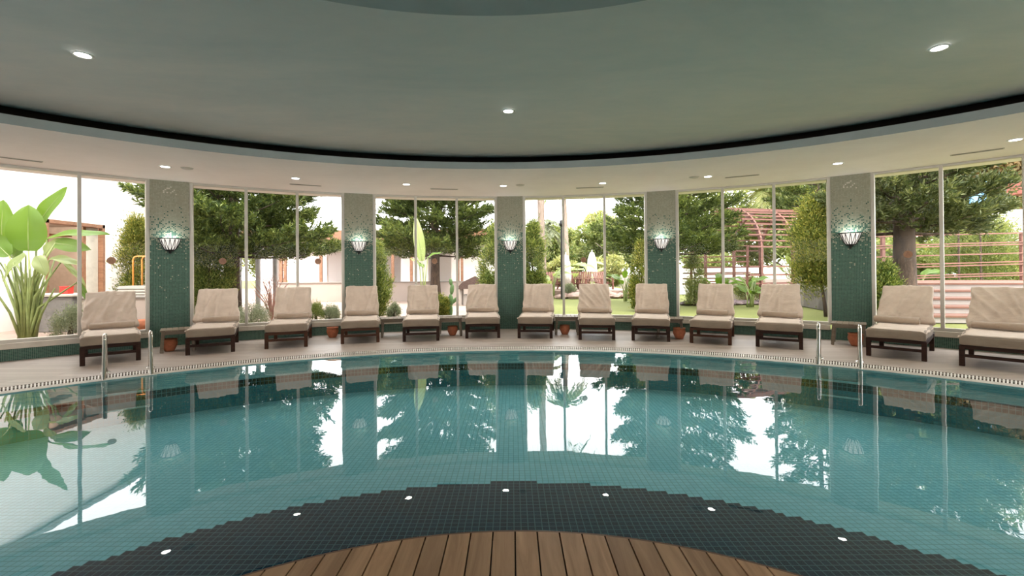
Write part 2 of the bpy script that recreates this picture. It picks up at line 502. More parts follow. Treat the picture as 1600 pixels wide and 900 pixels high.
def annulus(name, m, r0, r1, z, n=180, kind='structure', parent=None, flip=False):
    b = MB()
    pr = [(r0, z), (r1, z)] if not flip else [(r1, z), (r0, z)]
    b.lathe(pr, n, (CX, CY, 0))
    o = b.build(name, m, parent)
    if kind and not parent: tag(o, kind=kind)
    return o

# pool deck slab
b = MB()
b.lathe([(7.66, -0.08), (R_WALL + 0.55, -0.08), (R_WALL + 0.55, 0.0), (7.66, 0.0), (7.66, -0.08)], 180, (CX, CY, 0))
tag(b.build('floor', M['deck'], smooth=False), kind='structure')
# coping, inner lip and gutter
b = MB()
b.lathe([(R_POOL, -0.2), (R_POOL, 0.0), (7.40, 0.0), (7.40, -0.05), (7.66, -0.05), (7.66, -0.2)], 240, (CX, CY, 0))
tag(b.build('trim_1', M['coping']), kind='structure')
b = MB()
b.lathe([(7.405, -0.045), (7.655, -0.045)], 240, (CX, CY, 0))
tag(b.build('trim_2', M['grate_shade']), kind='structure')
# white overflow grate, radial slats
b = MB()
nsl = 560
for i in range(nsl):
    a = -64 + 128 * i / nsl
    p0, p1 = pol(7.41, a, -0.008), pol(7.65, a, -0.008)
    b.beam(p0, p1, 0.015, 0.014)
for r_ in (7.43, 7.63):
    b.lathe([(r_ - 0.006, -0.02), (r_ + 0.006, -0.02), (r_ + 0.006, -0.012), (r_ - 0.006, -0.012), (r_ - 0.006, -0.02)], 120, (CX, CY, 0), rad(25), rad(155))
tag(b.build('trim_3', M['grate']), kind='structure')
# basin
def uv_wall(o, r):
    me = o.data
    uvl = me.uv_layers.new(name='UVMap')
    for p in me.polygons:
        us = []
        for li in p.loop_indices:
            v = me.vertices[me.loops[li].vertex_index].co
            us.append((math.atan2(v.x - CX, v.y - CY) * r, -v.z))
        if max(u[0] for u in us) - min(u[0] for u in us) > r:
            us = [(u[0] + (2 * PI * r if u[0] < 0 else 0), u[1]) for u in us]
        for li, u in zip(p.loop_indices, us):
            uvl.data[li].uv = u
b = MB(); b.lathe([(R_POOL, Z_FLOOR), (R_POOL, -0.005)], 240, (CX, CY, 0))
o = b.build('wall_pool', M['pool_wall']); uv_wall(o, R_POOL); tag(o, kind='structure')
b = MB(); b.lathe([(0.0, Z_FLOOR), (R_POOL, Z_FLOOR)], 240, (CX, CY, 0))
b.v = [(x, y, z) for x, y, z in b.v]
tag(b.build('floor_pool', M['pool_floor']), kind='structure')
b = MB(); b.lathe([(R_DECK + 0.0, Z_WATER), (R_POOL + 0.001, Z_WATER)], 240, (CX, CY, 0))
tag(b.build('pool_water', M['water']), kind='structure')

# near timber island deck
DC = (0.0, 0.0)
b = MB()
pw = 0.107
gap = 0.007
k0 = int(R_DECK / pw) + 1
for k in range(-k0, k0 + 1):
    x0, x1 = k * pw + 0.005 + gap / 2, (k + 1) * pw + 0.005 - gap / 2
    R2 = R_DECK - 0.012
    if max(abs(x0), abs(x1)) >= R2: continue
    n = 3
    xs = [x0 + (x1 - x0) * i / n for i in range(n + 1)]
    top = [(x, math.sqrt(R2 * R2 - x * x), 0.0) for x in xs]
    y0 = -1.2
    poly = [(x0, y0, 0.0), (x1, y0, 0.0)] + top[::-1]
    m_ = len(poly)
    vs = poly + [(p[0], p[1], -0.03) for p in poly]
    fs = [tuple(range(m_)), tuple(range(2 * m_ - 1, m_ - 1, -1))] + [(i, i + m_, (i + 1) % m_ + m_, (i + 1) % m_) for i in range(m_)]
    b.add(vs, fs)
o = tag(b.build('floor_timber_deck', M['deck_wood']), kind='structure')
b = MB()
b.lathe([(R_DECK - 0.012, -0.05), (R_DECK, -0.05), (R_DECK, 0.0), (R_DECK - 0.012, 0.0)], 160, (0, 0, 0), rad(-20), rad(200))
tag(b.build('trim_4', M['deck_edge']), kind='structure')
b = MB()
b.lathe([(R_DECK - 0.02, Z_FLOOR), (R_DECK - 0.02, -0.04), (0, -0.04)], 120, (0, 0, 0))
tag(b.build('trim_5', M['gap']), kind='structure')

# ceiling: upper disc with a round inner recess, lower beige ring, fascia and cove
b = MB()
b.lathe([(0, H_CEIL), (7.33, H_CEIL), (7.33, H_CEIL + 0.03)], 180, (CX, CY, 0))
tag(b.build('ceiling', M['ceiling'], smooth=True), kind='structure')
b = MB()
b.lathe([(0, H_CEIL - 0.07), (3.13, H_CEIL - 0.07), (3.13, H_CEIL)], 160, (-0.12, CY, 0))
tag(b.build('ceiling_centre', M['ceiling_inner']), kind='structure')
b = MB()
b.lathe([(7.28, H_SOFFIT), (R_WALL + 0.6, H_SOFFIT)], 180, (CX, CY, 0))
tag(b.build('ceiling_soffit', M['soffit']), kind='structure')
b = MB()
b.lathe([(7.28, H_SOFFIT), (7.28, H_SOFFIT + 0.108), (7.36, H_SOFFIT + 0.108)], 240, (CX, CY, 0))
tag(b.build('trim_6', M['fascia'], smooth=False), kind='structure')
b = MB()
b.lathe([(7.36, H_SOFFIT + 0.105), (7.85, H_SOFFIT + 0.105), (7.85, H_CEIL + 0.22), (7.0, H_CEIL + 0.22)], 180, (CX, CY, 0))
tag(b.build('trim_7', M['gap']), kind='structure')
# roof slab over the ring, closes the hall from above
b = MB()
b.lathe([(0, 3.6), (R_WALL + 0.6, 3.6), (R_WALL + 0.6, H_SOFFIT)], 120, (CX, CY, 0))
tag(b.build('ceiling_roof', M['cream_wall']), kind='structure')

# unseen rear wall: dado, header and piers; openings added to fill with daylight
def arc_wall(bm, a0, a1, z0, z1, n):
    vs, fs = [], []
    for i in range(n + 1):
        a = a0 + (a1 - a0) * i / n
        for r_, z in ((R_WALL, z0), (R_WALL, z1), (R_WALL + 0.3, z1), (R_WALL + 0.3, z0)):
            vs.append(pol(r_, a, z))
    for i in range(n):
        for k in range(4):
            fs.append((i * 4 + k, i * 4 + (k + 1) % 4, (i + 1) * 4 + (k + 1) % 4, (i + 1) * 4 + k))
    fs += [(3, 2, 1, 0), (n * 4, n * 4 + 1, n * 4 + 2, n * 4 + 3)]
    bm.add(vs, fs)
b = MB()
arc_wall(b, 76, 284, 0, REAR_SILL, 90)
arc_wall(b, 76, 284, 2.85, H_SOFFIT, 90)
for k in range(-5, 6):
    a = 180 + k * 19.2
    arc_wall(b, a - (1.7 if abs(k) < 5 else 8), a + (1.7 if abs(k) < 5 else 8), REAR_SILL, 2.85, 4)
tag(b.build('wall_back', M['cream_wall']), kind='structure')

# tiled pillars, glazing bays, plinths
STEP, OFF = 18.4, 0.25
PW_ = 0.56
def box_uv(o):
    me = o.data
    uvl = me.uv_layers.new(name='UVMap')
    for p in me.polygons:
        nx, ny, nz_ = (abs(c) for c in p.normal)
        for li in p.loop_indices:
            v = me.vertices[me.loops[li].vertex_index].co
            if ny >= nx and ny >= nz_: uvl.data[li].uv = (v.x + 0.28, v.z)
            elif nx >= nz_: uvl.data[li].uv = (v.y + 0.28, v.z)
            else: uvl.data[li].uv = (v.x, v.y)

n_p = 0
for k in range(-4, 5):
    a = OFF + STEP * k
    p = pol(R_WALL - 0.02, a)
    n_p += 1
    b = MB()
    b.span((-PW_ / 2, 0.0, 0.0), (PW_ / 2, 0.42, H_SOFFIT))
    o = b.build('wall_pillar', M['mosaic'])
    o.location = p; o.rotation_euler = (0, 0, -rad(a))
    box_uv(o)
    tag(o, kind='structure')
    if abs(k) == 2:                      # a few pale squares near the top
        q = MB()
        for i_, j_ in ((-4, 0), (-3, 1), (-2, 2), (-1, 2), (0, 3), (2, 1), (0, -1), (-2, -1), (-4, -1), (3, -2), (1, 0)):
            q.span((i_ * 0.025 + 0.002, -0.002, 2.70 + j_ * 0.025 + 0.002), (i_ * 0.025 + 0.023, 0.0, 2.70 + j_ * 0.025 + 0.023))
        q.build('pale_squares', M['sill'], o)

wi = 0
for k in range(-4, 4):
    a0 = OFF + STEP * k; a1 = a0 + STEP
    half = math.degrees(math.asin(PW_ / 2 / R_WALL))
    A0, A1 = a0 + half, a1 - half
    wi += 1
    root = empty('window_%d' % wi, pol(R_WALL, (A0 + A1) / 2), -rad((A0 + A1) / 2))
    tag(root, kind='structure')
    root.name = 'window_%d' % wi
    inv = (Matrix.Translation(root.location) @ Matrix.Rotation(root.rotation_euler[2], 4, 'Z')).inverted()
    L_ = lambda r_, a, z: inv @ pol(r_, a, z)
    posts = [A0 + 0.16] + [A0 + (A1 - A0) * t for t in (1 / 3, 2 / 3)] + [A1 - 0.16]
    fb = MB()
    for j, a in enumerate(posts):
        wd = 0.062 if j in (0, 3) else 0.05
        fb.beam(L_(R_WALL + 0.04, a, 0.26), L_(R_WALL + 0.04, a, H_SOFFIT), wd, 0.09)
    for j in range(3):
        p0, p1 = L_(R_WALL + 0.04, posts[j], 0), L_(R_WALL + 0.04, posts[j + 1], 0)
        for z, h in ((0.285, 0.05), (H_SOFFIT - 0.02, 0.04)):
            fb.beam((p0.x, p0.y, z), (p1.x, p1.y, z), 0.08, h)
    fb.build('frame', M['frame'], root, bevel=0.006)
    for j in range(3):
        p0, p1 = L_(R_WALL + 0.05, posts[j], 0), L_(R_WALL + 0.05, posts[j + 1], 0)
        g = MB()
        g.add([(p0.x, p0.y, 0.3), (p1.x, p1.y, 0.3), (p1.x, p1.y, H_SOFFIT - 0.03), (p0.x, p0.y, H_SOFFIT - 0.03)], [(0, 1, 2, 3)])
        g.build('pane', M['glass'], root)
    sb = MB()
    for j in range(3):
        p0, p1 = L_(R_WALL + 0.06, posts[j], 0), L_(R_WALL + 0.06, posts[j + 1], 0)
        sb.beam((p0.x, p0.y, 0.215), (p1.x, p1.y, 0.215), 0.22, 0.09)
    sb.build('window_sill', M['sill'], root, bevel=0.008)
    pb = MB()
    for j in range(3):
        p0, p1 = L_(R_WALL + 0.06, posts[j], 0), L_(R_WALL + 0.06, posts[j + 1], 0)
        e = (p1 - p0).normalized() * 0.03
        pb.beam((p0.x - e.x, p0.y - e.y, 0.085), (p1.x + e.x, p1.y + e.y, 0.085), 0.18, 0.17)
    o = pb.build('plinth', M['mosaic_dark'], root)
    box_uv(o)

# ================================================================ CEILING FITTINGS
E_LAMP = emit('lamp_glow', (1.0, 0.95, 0.86), 14)
def downlight_mesh(r):
    t = empty('ceiling_downlight')
    b = MB(); b.lathe([(r * 0.78, 0.004), (r * 0.8, -0.008), (r * 1.05, -0.010), (r * 1.12, -0.002), (r * 1.12, 0.0)], 24)
    b.build('trim_ring', M['white_trim'], t, smooth=True)
    b = MB(); b.lathe([(0, -0.004), (r * 0.8, -0.004)], 24)
    b.build('lens', E_LAMP, t)
    l = bpy.data.lights.new('downlight_beam', 'SPOT'); l.energy = 26; l.spot_size = rad(120); l.spot_blend = 0.6; l.color = (1, 0.9, 0.78); l.shadow_soft_size = 0.06
    lo = bpy.data.objects.new('downlight_beam', l); COL.objects.link(lo); lo.parent = t; lo.location = (0, 0, -0.02)
    return t
dl = downlight_mesh(0.075)
names = ['over the leftmost lounger beside the first pillar', 'over the gap beside the second bay', 'between the second pillar and the middle pillar', 'just in front of the middle pillar', 'between the middle pillar and the fourth pillar', 'in front of the fifth bay of glass', 'just in front of the rightmost pillar', 'at the far right edge of the picture']
first = True
for i, (px, d_) in enumerate([(258, 0), (463, 0), (634, 0), (787, 0), (942, 0), (1107, 0), (1310, 0), (1588, 0)]):
    a = [-37.3, -25.4, -13.0, -1.0, 11.35, 23.4, 35.7, 48.0][i]
    o = dl if first else copy_tree(dl)
    first = False
    p = Vector((math.sin(rad(a)) * 8.7, math.cos(rad(a)) * 8.7, H_SOFFIT))
    o.location = p
    tag(o, 'small lit downlight in the beige ceiling, ' + names[i], 'ceiling light', 'downlights in the beige ceiling ring')
for a, nm in ((-43.3, 'leftmost, near the upper left corner'), (-0.3, 'middle one, above the centre of the pool'), (43.4, 'rightmost, near the upper right corner')):
    o = copy_tree(dl)
    o.location = (math.sin(rad(a)) * 5.2, math.cos(rad(a)) * 5.2, H_CEIL)
    o.scale = (0.9, 0.9, 0.9)
    tag(o, 'lit downlight in the grey green upper ceiling, ' + nm, 'ceiling light', 'downlights in the upper ceiling')

def vent():
    t = empty('linear_ceiling_vent')
    b = MB()
    b.span((-0.27, -0.045, -0.006), (0.27, -0.03, 0.0)); b.span((-0.27, 0.03, -0.006), (0.27, 0.045, 0.0))
    b.span((-0.27, -0.03, -0.006), (-0.255, 0.03, 0.0)); b.span((0.255, -0.03, -0.006), (0.27, 0.03, 0.0))
    b.build('frame', M['vent_frame'], t)
    b = MB(); b.span((-0.255, -0.03, -0.003), (0.255, 0.03, -0.001)); b.build('slot', M['vent'], t)
    return t
v0 = vent()
for i, (a, r_, nm) in enumerate([(-47.5, 9.45, 'above the big leaved plant at the far left'), (-24.35, 9.3, 'above the second glazed bay from the left'), (-8.4, 9.1, 'above the bay left of the middle pillar'), (9.8, 9.1, 'above the bay right of the middle pillar'), (26.9, 8.95, 'above the bay with the red timber arch'), (45.7, 9.2, 'above the rightmost glazed bay')]):
    o = v0 if i == 0 else copy_tree(v0)
    o.location = (math.sin(rad(a)) * r_, math.cos(rad(a)) * r_, H_SOFFIT - 0.0005); o.rotation_euler = (0, 0, -rad(a))
    tag(o, 'dark slot air vent in the ceiling ' + nm, 'vent', 'slot vents in the beige ceiling ring')
b = MB(); b.lathe([(0, -0.012), (0.07, -0.012), (0.085, 0)], 20)
s0 = b.build('ceiling_speaker', M['vent_frame'], smooth=True)
for i, (a, nm) in enumerate([(-35.5, 'just right of the leftmost pillar downlight'), (1.1, 'just right of the downlight at the middle pillar'), (21.9, 'between the fourth pillar and the arch bay')]):
    o = s0 if i == 0 else copy_tree(s0)
    o.location = (math.sin(rad(a)) * 8.65, math.cos(rad(a)) * 8.65, H_SOFFIT - 0.0005)
    tag(o, 'flat grey round ceiling speaker ' + nm, 'speaker', 'round ceiling speakers')

# ================================================================ WALL SCONCES
def sconce():
    t = empty('wall_sconce')
    # half bowl of white glass, flat to the wall; local -Y faces the room
    prof = [(0.0, -0.155), (0.045, -0.15), (0.082, -0.115), (0.110, -0.06), (0.130, 0.0), (0.144, 0.05)]
    b = MB(); b.lathe(prof, 28, (0, 0, 0), PI, 2 * PI)
    tt = NT('opal_glass_lit'); e = tt.n('Emission'); e.inputs[0].default_value = (1, 0.93, 0.87, 1); e.inputs[1].default_value = 0.35
    dfs = tt.bsdf((0.8, 0.77, 0.74), 0.3)
    ad = tt.n('AddShader'); tt.t.links.new(e.outputs[0], ad.inputs[0]); tt.t.links.new(dfs, ad.inputs[1])
    b.build('glass_bowl', tt.done(ad.outputs[0]), t, smooth=True)
    fr = MB()
    fr.lathe([(0.142, 0.05), (0.158, 0.052), (0.158, 0.066), (0.142, 0.066)], 28, (0, 0, 0), PI, 2 * PI)
    fr.box((0, -0.004, 0.059), (0.35, 0.01, 0.016))
    for j in range(6):                       # crossing leaded strips
        for sgn in (-1, 1):
            a_ = PI + PI * (j + 0.5) / 6
            pts = []
            for i2, (r_, z_) in enumerate(prof[1:]):
                aa = a_ + sgn * 0.26 * (i2 / 4.0)
                aa = min(max(aa, PI), 2 * PI)
                pts.append(((r_ + 0.002) * math.cos(aa), (r_ + 0.002) * math.sin(aa), z_))
            fr.tube(pts, 0.0052, 5)
    for sx in (PI + 0.02, 2 * PI - 0.02):
        fr.tube([((r_ + 0.003) * math.cos(sx), (r_ + 0.003) * math.sin(sx), z_) for r_, z_ in prof], 0.007, 6)
    fr.build('frame', M['black_metal'], t)
    b = MB(); b.lathe([(0.0, -0.205), (0.012, -0.20), (0.022, -0.185), (0.013, -0.172), (0.048, -0.152), (0.06, -0.135)], 14, (0, -0.02, 0))
    b.build('finial', M['black_metal'], t, smooth=True)
    b = MB(); b.lathe([(0, 0.0), (0.03, 0.0), (0.03, 0.04), (0, 0.04)], 12, (0, -0.07, -0.01))
    b.build('bulb', emit('bulb_glow', (0.95, 1.0, 0.97), 5), t)
    l = bpy.data.lights.new('sconce_light', 'POINT'); l.energy = 3.0; l.color = (0.90, 1.0, 0.98); l.shadow_soft_size = 0.03
    lo = bpy.data.objects.new('sconce_light', l); COL.objects.link(lo); lo.parent = t; lo.location = (0, -0.075, 0.035)
    return t
sc0 = sconce()
zs = 1.27 + (423 - 381) / F * 9.97
for i, (k, nm) in enumerate([(-2, 'on the leftmost tiled pillar beside the broad leaved plant'), (-1, 'on the second tiled pillar from the left'), (0, 'on the middle tiled pillar'), (1, 'on the fourth tiled pillar from the left'), (2, 'on the rightmost tiled pillar beside the thick trunk')]):
    o = sc0 if i == 0 else copy_tree(sc0)
    a = OFF + STEP * k
    o.location = pol(R_WALL - 0.021, a, 1.86 - 0.02 * abs(k))
    o.rotation_euler = (0, 0, -rad(a))
    tag(o, 'lit white glass bowl sconce ' + nm, 'wall lamp', 'bowl sconces on the tiled pillars')
for k in (-3, 3):
    pass

# ================================================================ LOUNGERS
def cushion_block(w_, l_, h_, nx=18, ny=26, nz_=4, fn=None, rnd=0.045):
    """Rounded closed block, centred in x, from y 0..l, z 0..h; fn displaces."""
    vs, idx, fs = [], {}, []
    def vid(i, j, k):
        key = (i, j, k)
        if key not in idx:
            x = -w_ / 2 + w_ * i / nx; y = l_ * j / ny; z = h_ * k / nz_
            # round the box
            c = Vector((min(max(x, -w_ / 2 + rnd), w_ / 2 - rnd), min(max(y, rnd), l_ - rnd), min(max(z, rnd), h_ - rnd)))
            d = Vector((x, y, z)) - c
            if d.length > 1e-9:
                d = d.normalized() * rnd
                m_ = max(abs(d.x), abs(d.y), abs(d.z))
            p = c + d
            if fn: p = fn(p, i / nx, j / ny, k / nz_)
            idx[key] = len(vs); vs.append(tuple(p))
        return idx[key]
    for i in range(nx):
        for j in range(ny):
            fs.append((vid(i, j, nz_), vid(i + 1, j, nz_), vid(i + 1, j + 1, nz_), vid(i, j + 1, nz_)))
            fs.append((vid(i, j, 0), vid(i, j + 1, 0), vid(i + 1, j + 1, 0), vid(i + 1, j, 0)))
    for i in range(nx):
        for k in range(nz_):
            fs.append((vid(i, 0, k), vid(i + 1, 0, k), vid(i + 1, 0, k + 1), vid(i, 0, k + 1)))
            fs.append((vid(i, ny, k), vid(i, ny, k + 1), vid(i + 1, ny, k + 1), vid(i + 1, ny, k)))
    for j in range(ny):
        for k in range(nz_):
            fs.append((vid(0, j, k), vid(0, j, k + 1), vid(0, j + 1, k + 1), vid(0, j + 1, k)))
            fs.append((vid(nx, j, k), vid(nx, j + 1, k), vid(nx, j + 1, k + 1), vid(nx, j, k + 1)))
    return vs, fs

BACK_ANG = rad(57)
def back_cover(seed, flare_l, flare_r, fold_ang, amp):
    r_ = random.Random(seed)
    folds = []
    for q in range(9):
        x0 = r_.uniform(-0.34, 0.34)
        folds.append((x0, r_.uniform(-0.5, 0.5) * 0.5 + fold_ang, r_.uniform(0.010, 0.022), r_.uniform(0.5, 1.0) * amp, r_.uniform(0.0, 0.5)))
    wr = [(r_.uniform(-0.3, 0.3), r_.uniform(0.1, 0.6), r_.uniform(0.05, 0.14), r_.uniform(0.006, 0.012)) for q in range(6)]
    L = 0.655
    def fn(p, u, v, t):
        x, y, z = p
        # wider skirt of cloth towards the seat
        s = max(0.0, 1 - v / 0.75)
        fl = 0.7 * (flare_l if x < 0 else flare_r) * s ** 1.2
        if v < 0.12: z -= 0.03 * (1 - v / 0.12)
        x *= 0.96 + fl * (abs(u - 0.5) * 2) ** 1.5
        if t > 0.5 or u in (0, 1):
            h = 0
            for x0, an, sg, am, y0 in folds:
                d = (x - x0) * math.cos(an) - (y - 0.3) * math.sin(an)
                h += 2.4 * am * math.exp(-(d / sg) ** 2 / 2) * min(1, max(0, (y - y0 + 0.3) / 0.2)) * (0.35 + 0.65 * (1 - v))
            for wx, wy, sx, am in wr:
                h += am * math.exp(-((x - wx) / sx) ** 2 - ((y - wy) / 0.018) ** 2)
            h += 0.006 * math.sin(17 * x + seed) * math.cos(11 * y + seed)
            z += h
            if v < 0.2:                              # ripples where cloth gathers on the seat
                z += 0.012 * (1 - v / 0.2) ** 2 + 0.008 * math.sin(40 * x + seed)
            if u in (0, 1) or u < 0.06 or u > 0.94:
                x += 0.010 * math.sin(26 * y + seed) * (1 - v)
        x += 0.004 * math.sin(9 * y + seed * 2)
        if v > 0.93: y += 0.006 * math.sin(14 * x + seed)
        return Vector((x, y, z))
    vs, fs = cushion_block(0.645, L, 0.10, 34, 30, 4, fn, 0.03)
    R = Matrix.Rotation(BACK_ANG, 3, 'X')
    vs = [tuple(R @ Vector(p) + Vector((0, 1.10, 0.385))) for p in vs]
    b = MB(); b.add(vs, fs)
    return b

def lounger(variant, woodmat):
    t = empty('sun_lounger')
    wm = M[woodmat]
    W2 = 0.30
    for sx in (-1, 1):
        b = MB(); b.span((sx * W2 - 0.028, 0.0, 0.0), (sx * W2 + 0.028, 0.05, 0.262)); b.build('leg', wm, t, bevel=0.004)
        b = MB(); b.span((sx * W2 - 0.028, 1.12, 0.0), (sx * W2 + 0.028, 1.18, 0.262)); b.build('leg', wm, t, bevel=0.004)
        b = MB(); b.span((sx * W2 - 0.02, 0.05, 0.205), (sx * W2 + 0.02, 1.36, 0.268)); b.build('side_rail', wm, t, bevel=0.004)
    b = MB(); b.span((-W2, 0.005, 0.222), (W2, 0.045, 0.268)); b.build('front_rail', wm, t, bevel=0.004)
    b = MB(); b.span((-W2, 0.012, 0.115), (W2, 0.04, 0.155)); b.build('stretcher', wm, t, bevel=0.004)
    b = MB(); b.span((-W2, 1.135, 0.10), (W2, 1.165, 0.14)); b.build('stretcher', wm, t, bevel=0.004)
    b = MB()
    for q in range(13):
        y = 0.07 + q * 0.083
        b.span((-W2 + 0.01, y, 0.255), (W2 - 0.01, y + 0.06, 0.272))
    b.build('seat_slats', wm, t)
    # tilted back frame and prop
    b = MB()
    c, s = math.cos(BACK_ANG), math.sin(BACK_ANG)
    def bp(u, off): return Vector((0, 1.12 + u * c + off * s, 0.30 + u * s - off * c))
    for sx in (-0.27, 0.27):
        a0, a1 = bp(0.0, 0.03), bp(0.70, 0.03)
        b.beam((sx, a0.y, a0.z), (sx, a1.y, a1.z), 0.04, 0.03)
    for q in range(7):
        a0 = bp(0.06 + q * 0.1, 0.02)
        b.beam((-0.27, a0.y, a0.z), (0.27, a0.y, a0.z), 0.05, 0.014)
    b.build('backrest_frame', wm, t)
    b = MB()
    a0 = bp(0.42, 0.05)
    for sx in (-0.22, 0.22): b.beam((sx, a0.y, a0.z), (sx, a0.y + 0.02, 0.215), 0.03, 0.025)
    b.span((-0.29, a0.y, 0.205), (0.29, a0.y + 0.035, 0.235))
    b.build('backrest_prop', wm, t)
    # seat cushion
    sd = variant * 3.1
    def fn(p, u, v, k):
        x, y, z = p
        if k > 0.6: z += 0.006 * math.sin(7 * x + sd) * math.sin(5 * y + sd) + 0.004 * math.sin(23 * y + sd)
        if v < 0.15: z -= 0.006 * (1 - v / 0.15) * (0.5 + 0.5 * math.cos(9 * x + sd))
        x += 0.006 * math.sin(6 * y + sd)
        return Vector((x, y - 0.035, z + 0.274))
    vs, fs = cushion_block(0.65, 1.18, 0.125, 18, 26, 5, fn, 0.02)
    b = MB(); b.add(vs, fs); o = b.build('seat_cushion', M['cushion'], t, smooth=True)
    # thin towelling sheet over the seat top
    def fs_(p, u, v, k):
        x, y, z = p
        z += 0.006 * math.sin(7 * x + sd) * math.sin(5 * y + sd) + 0.004 * math.sin(23 * y + sd)
        x *= 1 + 0.02 * math.sin(13 * y + sd)
        e = max(0, abs(u - 0.5) * 2 - 0.86) / 0.14
        z -= 0.03 * e
        x += (0.012 if x > 0 else -0.012) * e
        return Vector((x, y - 0.02 + 0.01 * math.sin(5 * x + sd), z + 0.392))
    vs, fs = cushion_block(0.645, 1.14, 0.016, 22, 26, 2, fs_, 0.006)
    b = MB(); b.add(vs, fs); b.build('seat_towel', M['towel'], t, smooth=True)
    V = [(0, .10, .10, 0.0, .016), (1, .22, .14, 0.5, .018), (2, .14, .20, -0.5, .022), (3, .05, .12, 0.05, .02), (4, .22, .22, 0.2, .014)][variant]
    back_cover(*V).build('back_cover', M['towel'], t, smooth=True)
    return t

def towel_roll(variant):
    r_ = random.Random(40 + variant)
    n = 26; m_ = 20
    L = 0.54; R = 0.056
    b = MB()
    vs, fs = [], []
    for i in range(n + 1):
        x = -L / 2 + L * i / n
        for k in range(m_):
            a = 2 * PI * k / m_
            rr = R * (1 + 0.05 * math.sin(3 * a + x * 7 + variant) + 0.05 * math.sin(x * 13 + variant * 2))
            if i in (0, n): rr *= 0.86
            # spiral step on one side
            if 0.2 < a < 1.2: rr += 0.006
            sag = 0.008 * math.cos(x / L * PI * 1.6 + variant)
            vs.append((x, 1.25 * rr * math.cos(a), R * 0.92 + 0.92 * rr * math.sin(a) + sag * 0.3 + 0.004))
    for i in range(n):
        for k in range(m_):
            fs.append((i * m_ + k, i * m_ + (k + 1) % m_, (i + 1) * m_ + (k + 1) % m_, (i + 1) * m_ + k))
    b.add(vs, fs)
    for e, i in ((-1, 0), (1, n)):
        c0 = len(b.v)
        x = -L / 2 + L * i / n
        prev = list(range(i * m_, i * m_ + m_))
        for q, f_ in enumerate((0.8, 0.6, 0.4, 0.18)):
            ring = []
            for k in range(m_):
                y0, z0 = vs[i * m_ + k][1], vs[i * m_ + k][2]
                zc = R * 0.92
                b.v.append((x - e * (0.012 if q % 2 == 0 else 0.0), y0 * f_, zc + (z0 - zc) * f_)); ring.append(len(b.v) - 1)
            for k in range(m_):
                b.f.append((prev[k], prev[(k + 1) % m_], ring[(k + 1) % m_], ring[k]) if e < 0 else (prev[k], ring[k], ring[(k + 1) % m_], prev[(k + 1) % m_]))
            prev = ring
        b.f.append(tuple(prev if e < 0 else prev[::-1]))
    return b

LOUNGE = [  # x, y of the foot end, turn, wood, cover style, roll x-offset, roll twist
    (-5.71, 6.48, 41.5, 'dark_wood', 1, 0.02, 0.02, 'dark framed lounger behind the left pool ladder'),
    (-4.76, 7.18, 28.5, 'dark_wood', 4, 0.08, -0.01, 'lounger beside the leftmost tiled pillar, its cover flared at both sides'),
    (-3.81, 7.67, 20.5, 'dark_wood2', 0, 0.03, 0.0, 'reddish lounger left of the lone clay pot'),
    (-2.71, 8.11, 17.0, 'dark_wood2', 3, 0.0, 0.0, 'lounger before the second tiled pillar, right of the lone pot'),
    (-1.66, 8.27, 9.5, 'dark_wood', 3, 0.0, 0.02, 'lounger standing between two side tables left of the brown canopy'),
    (-0.56, 8.59, 4.0, 'dark_wood', 1, -0.02, -0.06, 'lounger just left of the middle tiled pillar'),
    (0.42, 8.52, -6.5, 'dark_wood', 0, -0.04, 0.03, 'lounger just right of the middle tiled pillar'),
    (1.53, 8.26, -8.2, 'dark_wood', 2, 0.0, -0.02, 'lounger with diagonal creases in its cover, below the closed white parasol'),
    (2.45, 8.08, -18.0, 'dark_wood', 3, 0.0, -0.02, 'lounger in front of the fourth tiled pillar'),
    (3.35, 7.72, -28.0, 'dark_wood2', 0, -0.03, 0.0, 'reddish framed lounger just right of the fourth tiled pillar'),
    (4.25, 7.27, -31.5, 'dark_wood', 4, 0.0, -0.04, 'lounger left of the right pool ladder'),
    (5.35, 6.37, -46.5, 'dark_wood', 1, -0.08, -0.05, 'lounger in front of the thick trunk'),
    (5.97, 5.63, -49.5, 'dark_wood', 2, 0.0, -0.03, 'rightmost lounger, cut by the right edge of the picture'),
]
protos = {}
rolls = {}
for i, (x, y, rz, wd, var, rx, rt, lab) in enumerate(LOUNGE):
    key = (wd, var)
    if key not in protos:
        protos[key] = lounger(var, wd); o = protos[key]
    else:
        o = copy_tree(protos[key])
    # (x, y) is the middle of the front legs' feet
    o.location = (x, y, 0.0)
    o.rotation_euler = (0, 0, rad(rz))
    tag(o, 'beige covered ' + lab, 'sun lounger', 'sun loungers along the curved window wall')
    v = i % 4
    if v not in rolls:
        rolls[v] = towel_roll(v).build('rolled_towel', M['towel_roll'], smooth=True); r = rolls[v]
    else:
        r = copy_tree(rolls[v])
    mt = Matrix.Translation((x, y, 0)) @ Matrix.Rotation(rad(rz), 4, 'Z') @ Matrix.Translation((rx, 0.86, 0.410)) @ Matrix.Rotation(rt, 4, 'Z')
    r.location = mt.translation; r.rotation_euler = (0, 0, rad(rz) + rt)
    tag(r, 'rolled towel on the ' + lab, 'towel', 'rolled towels on the loungers')

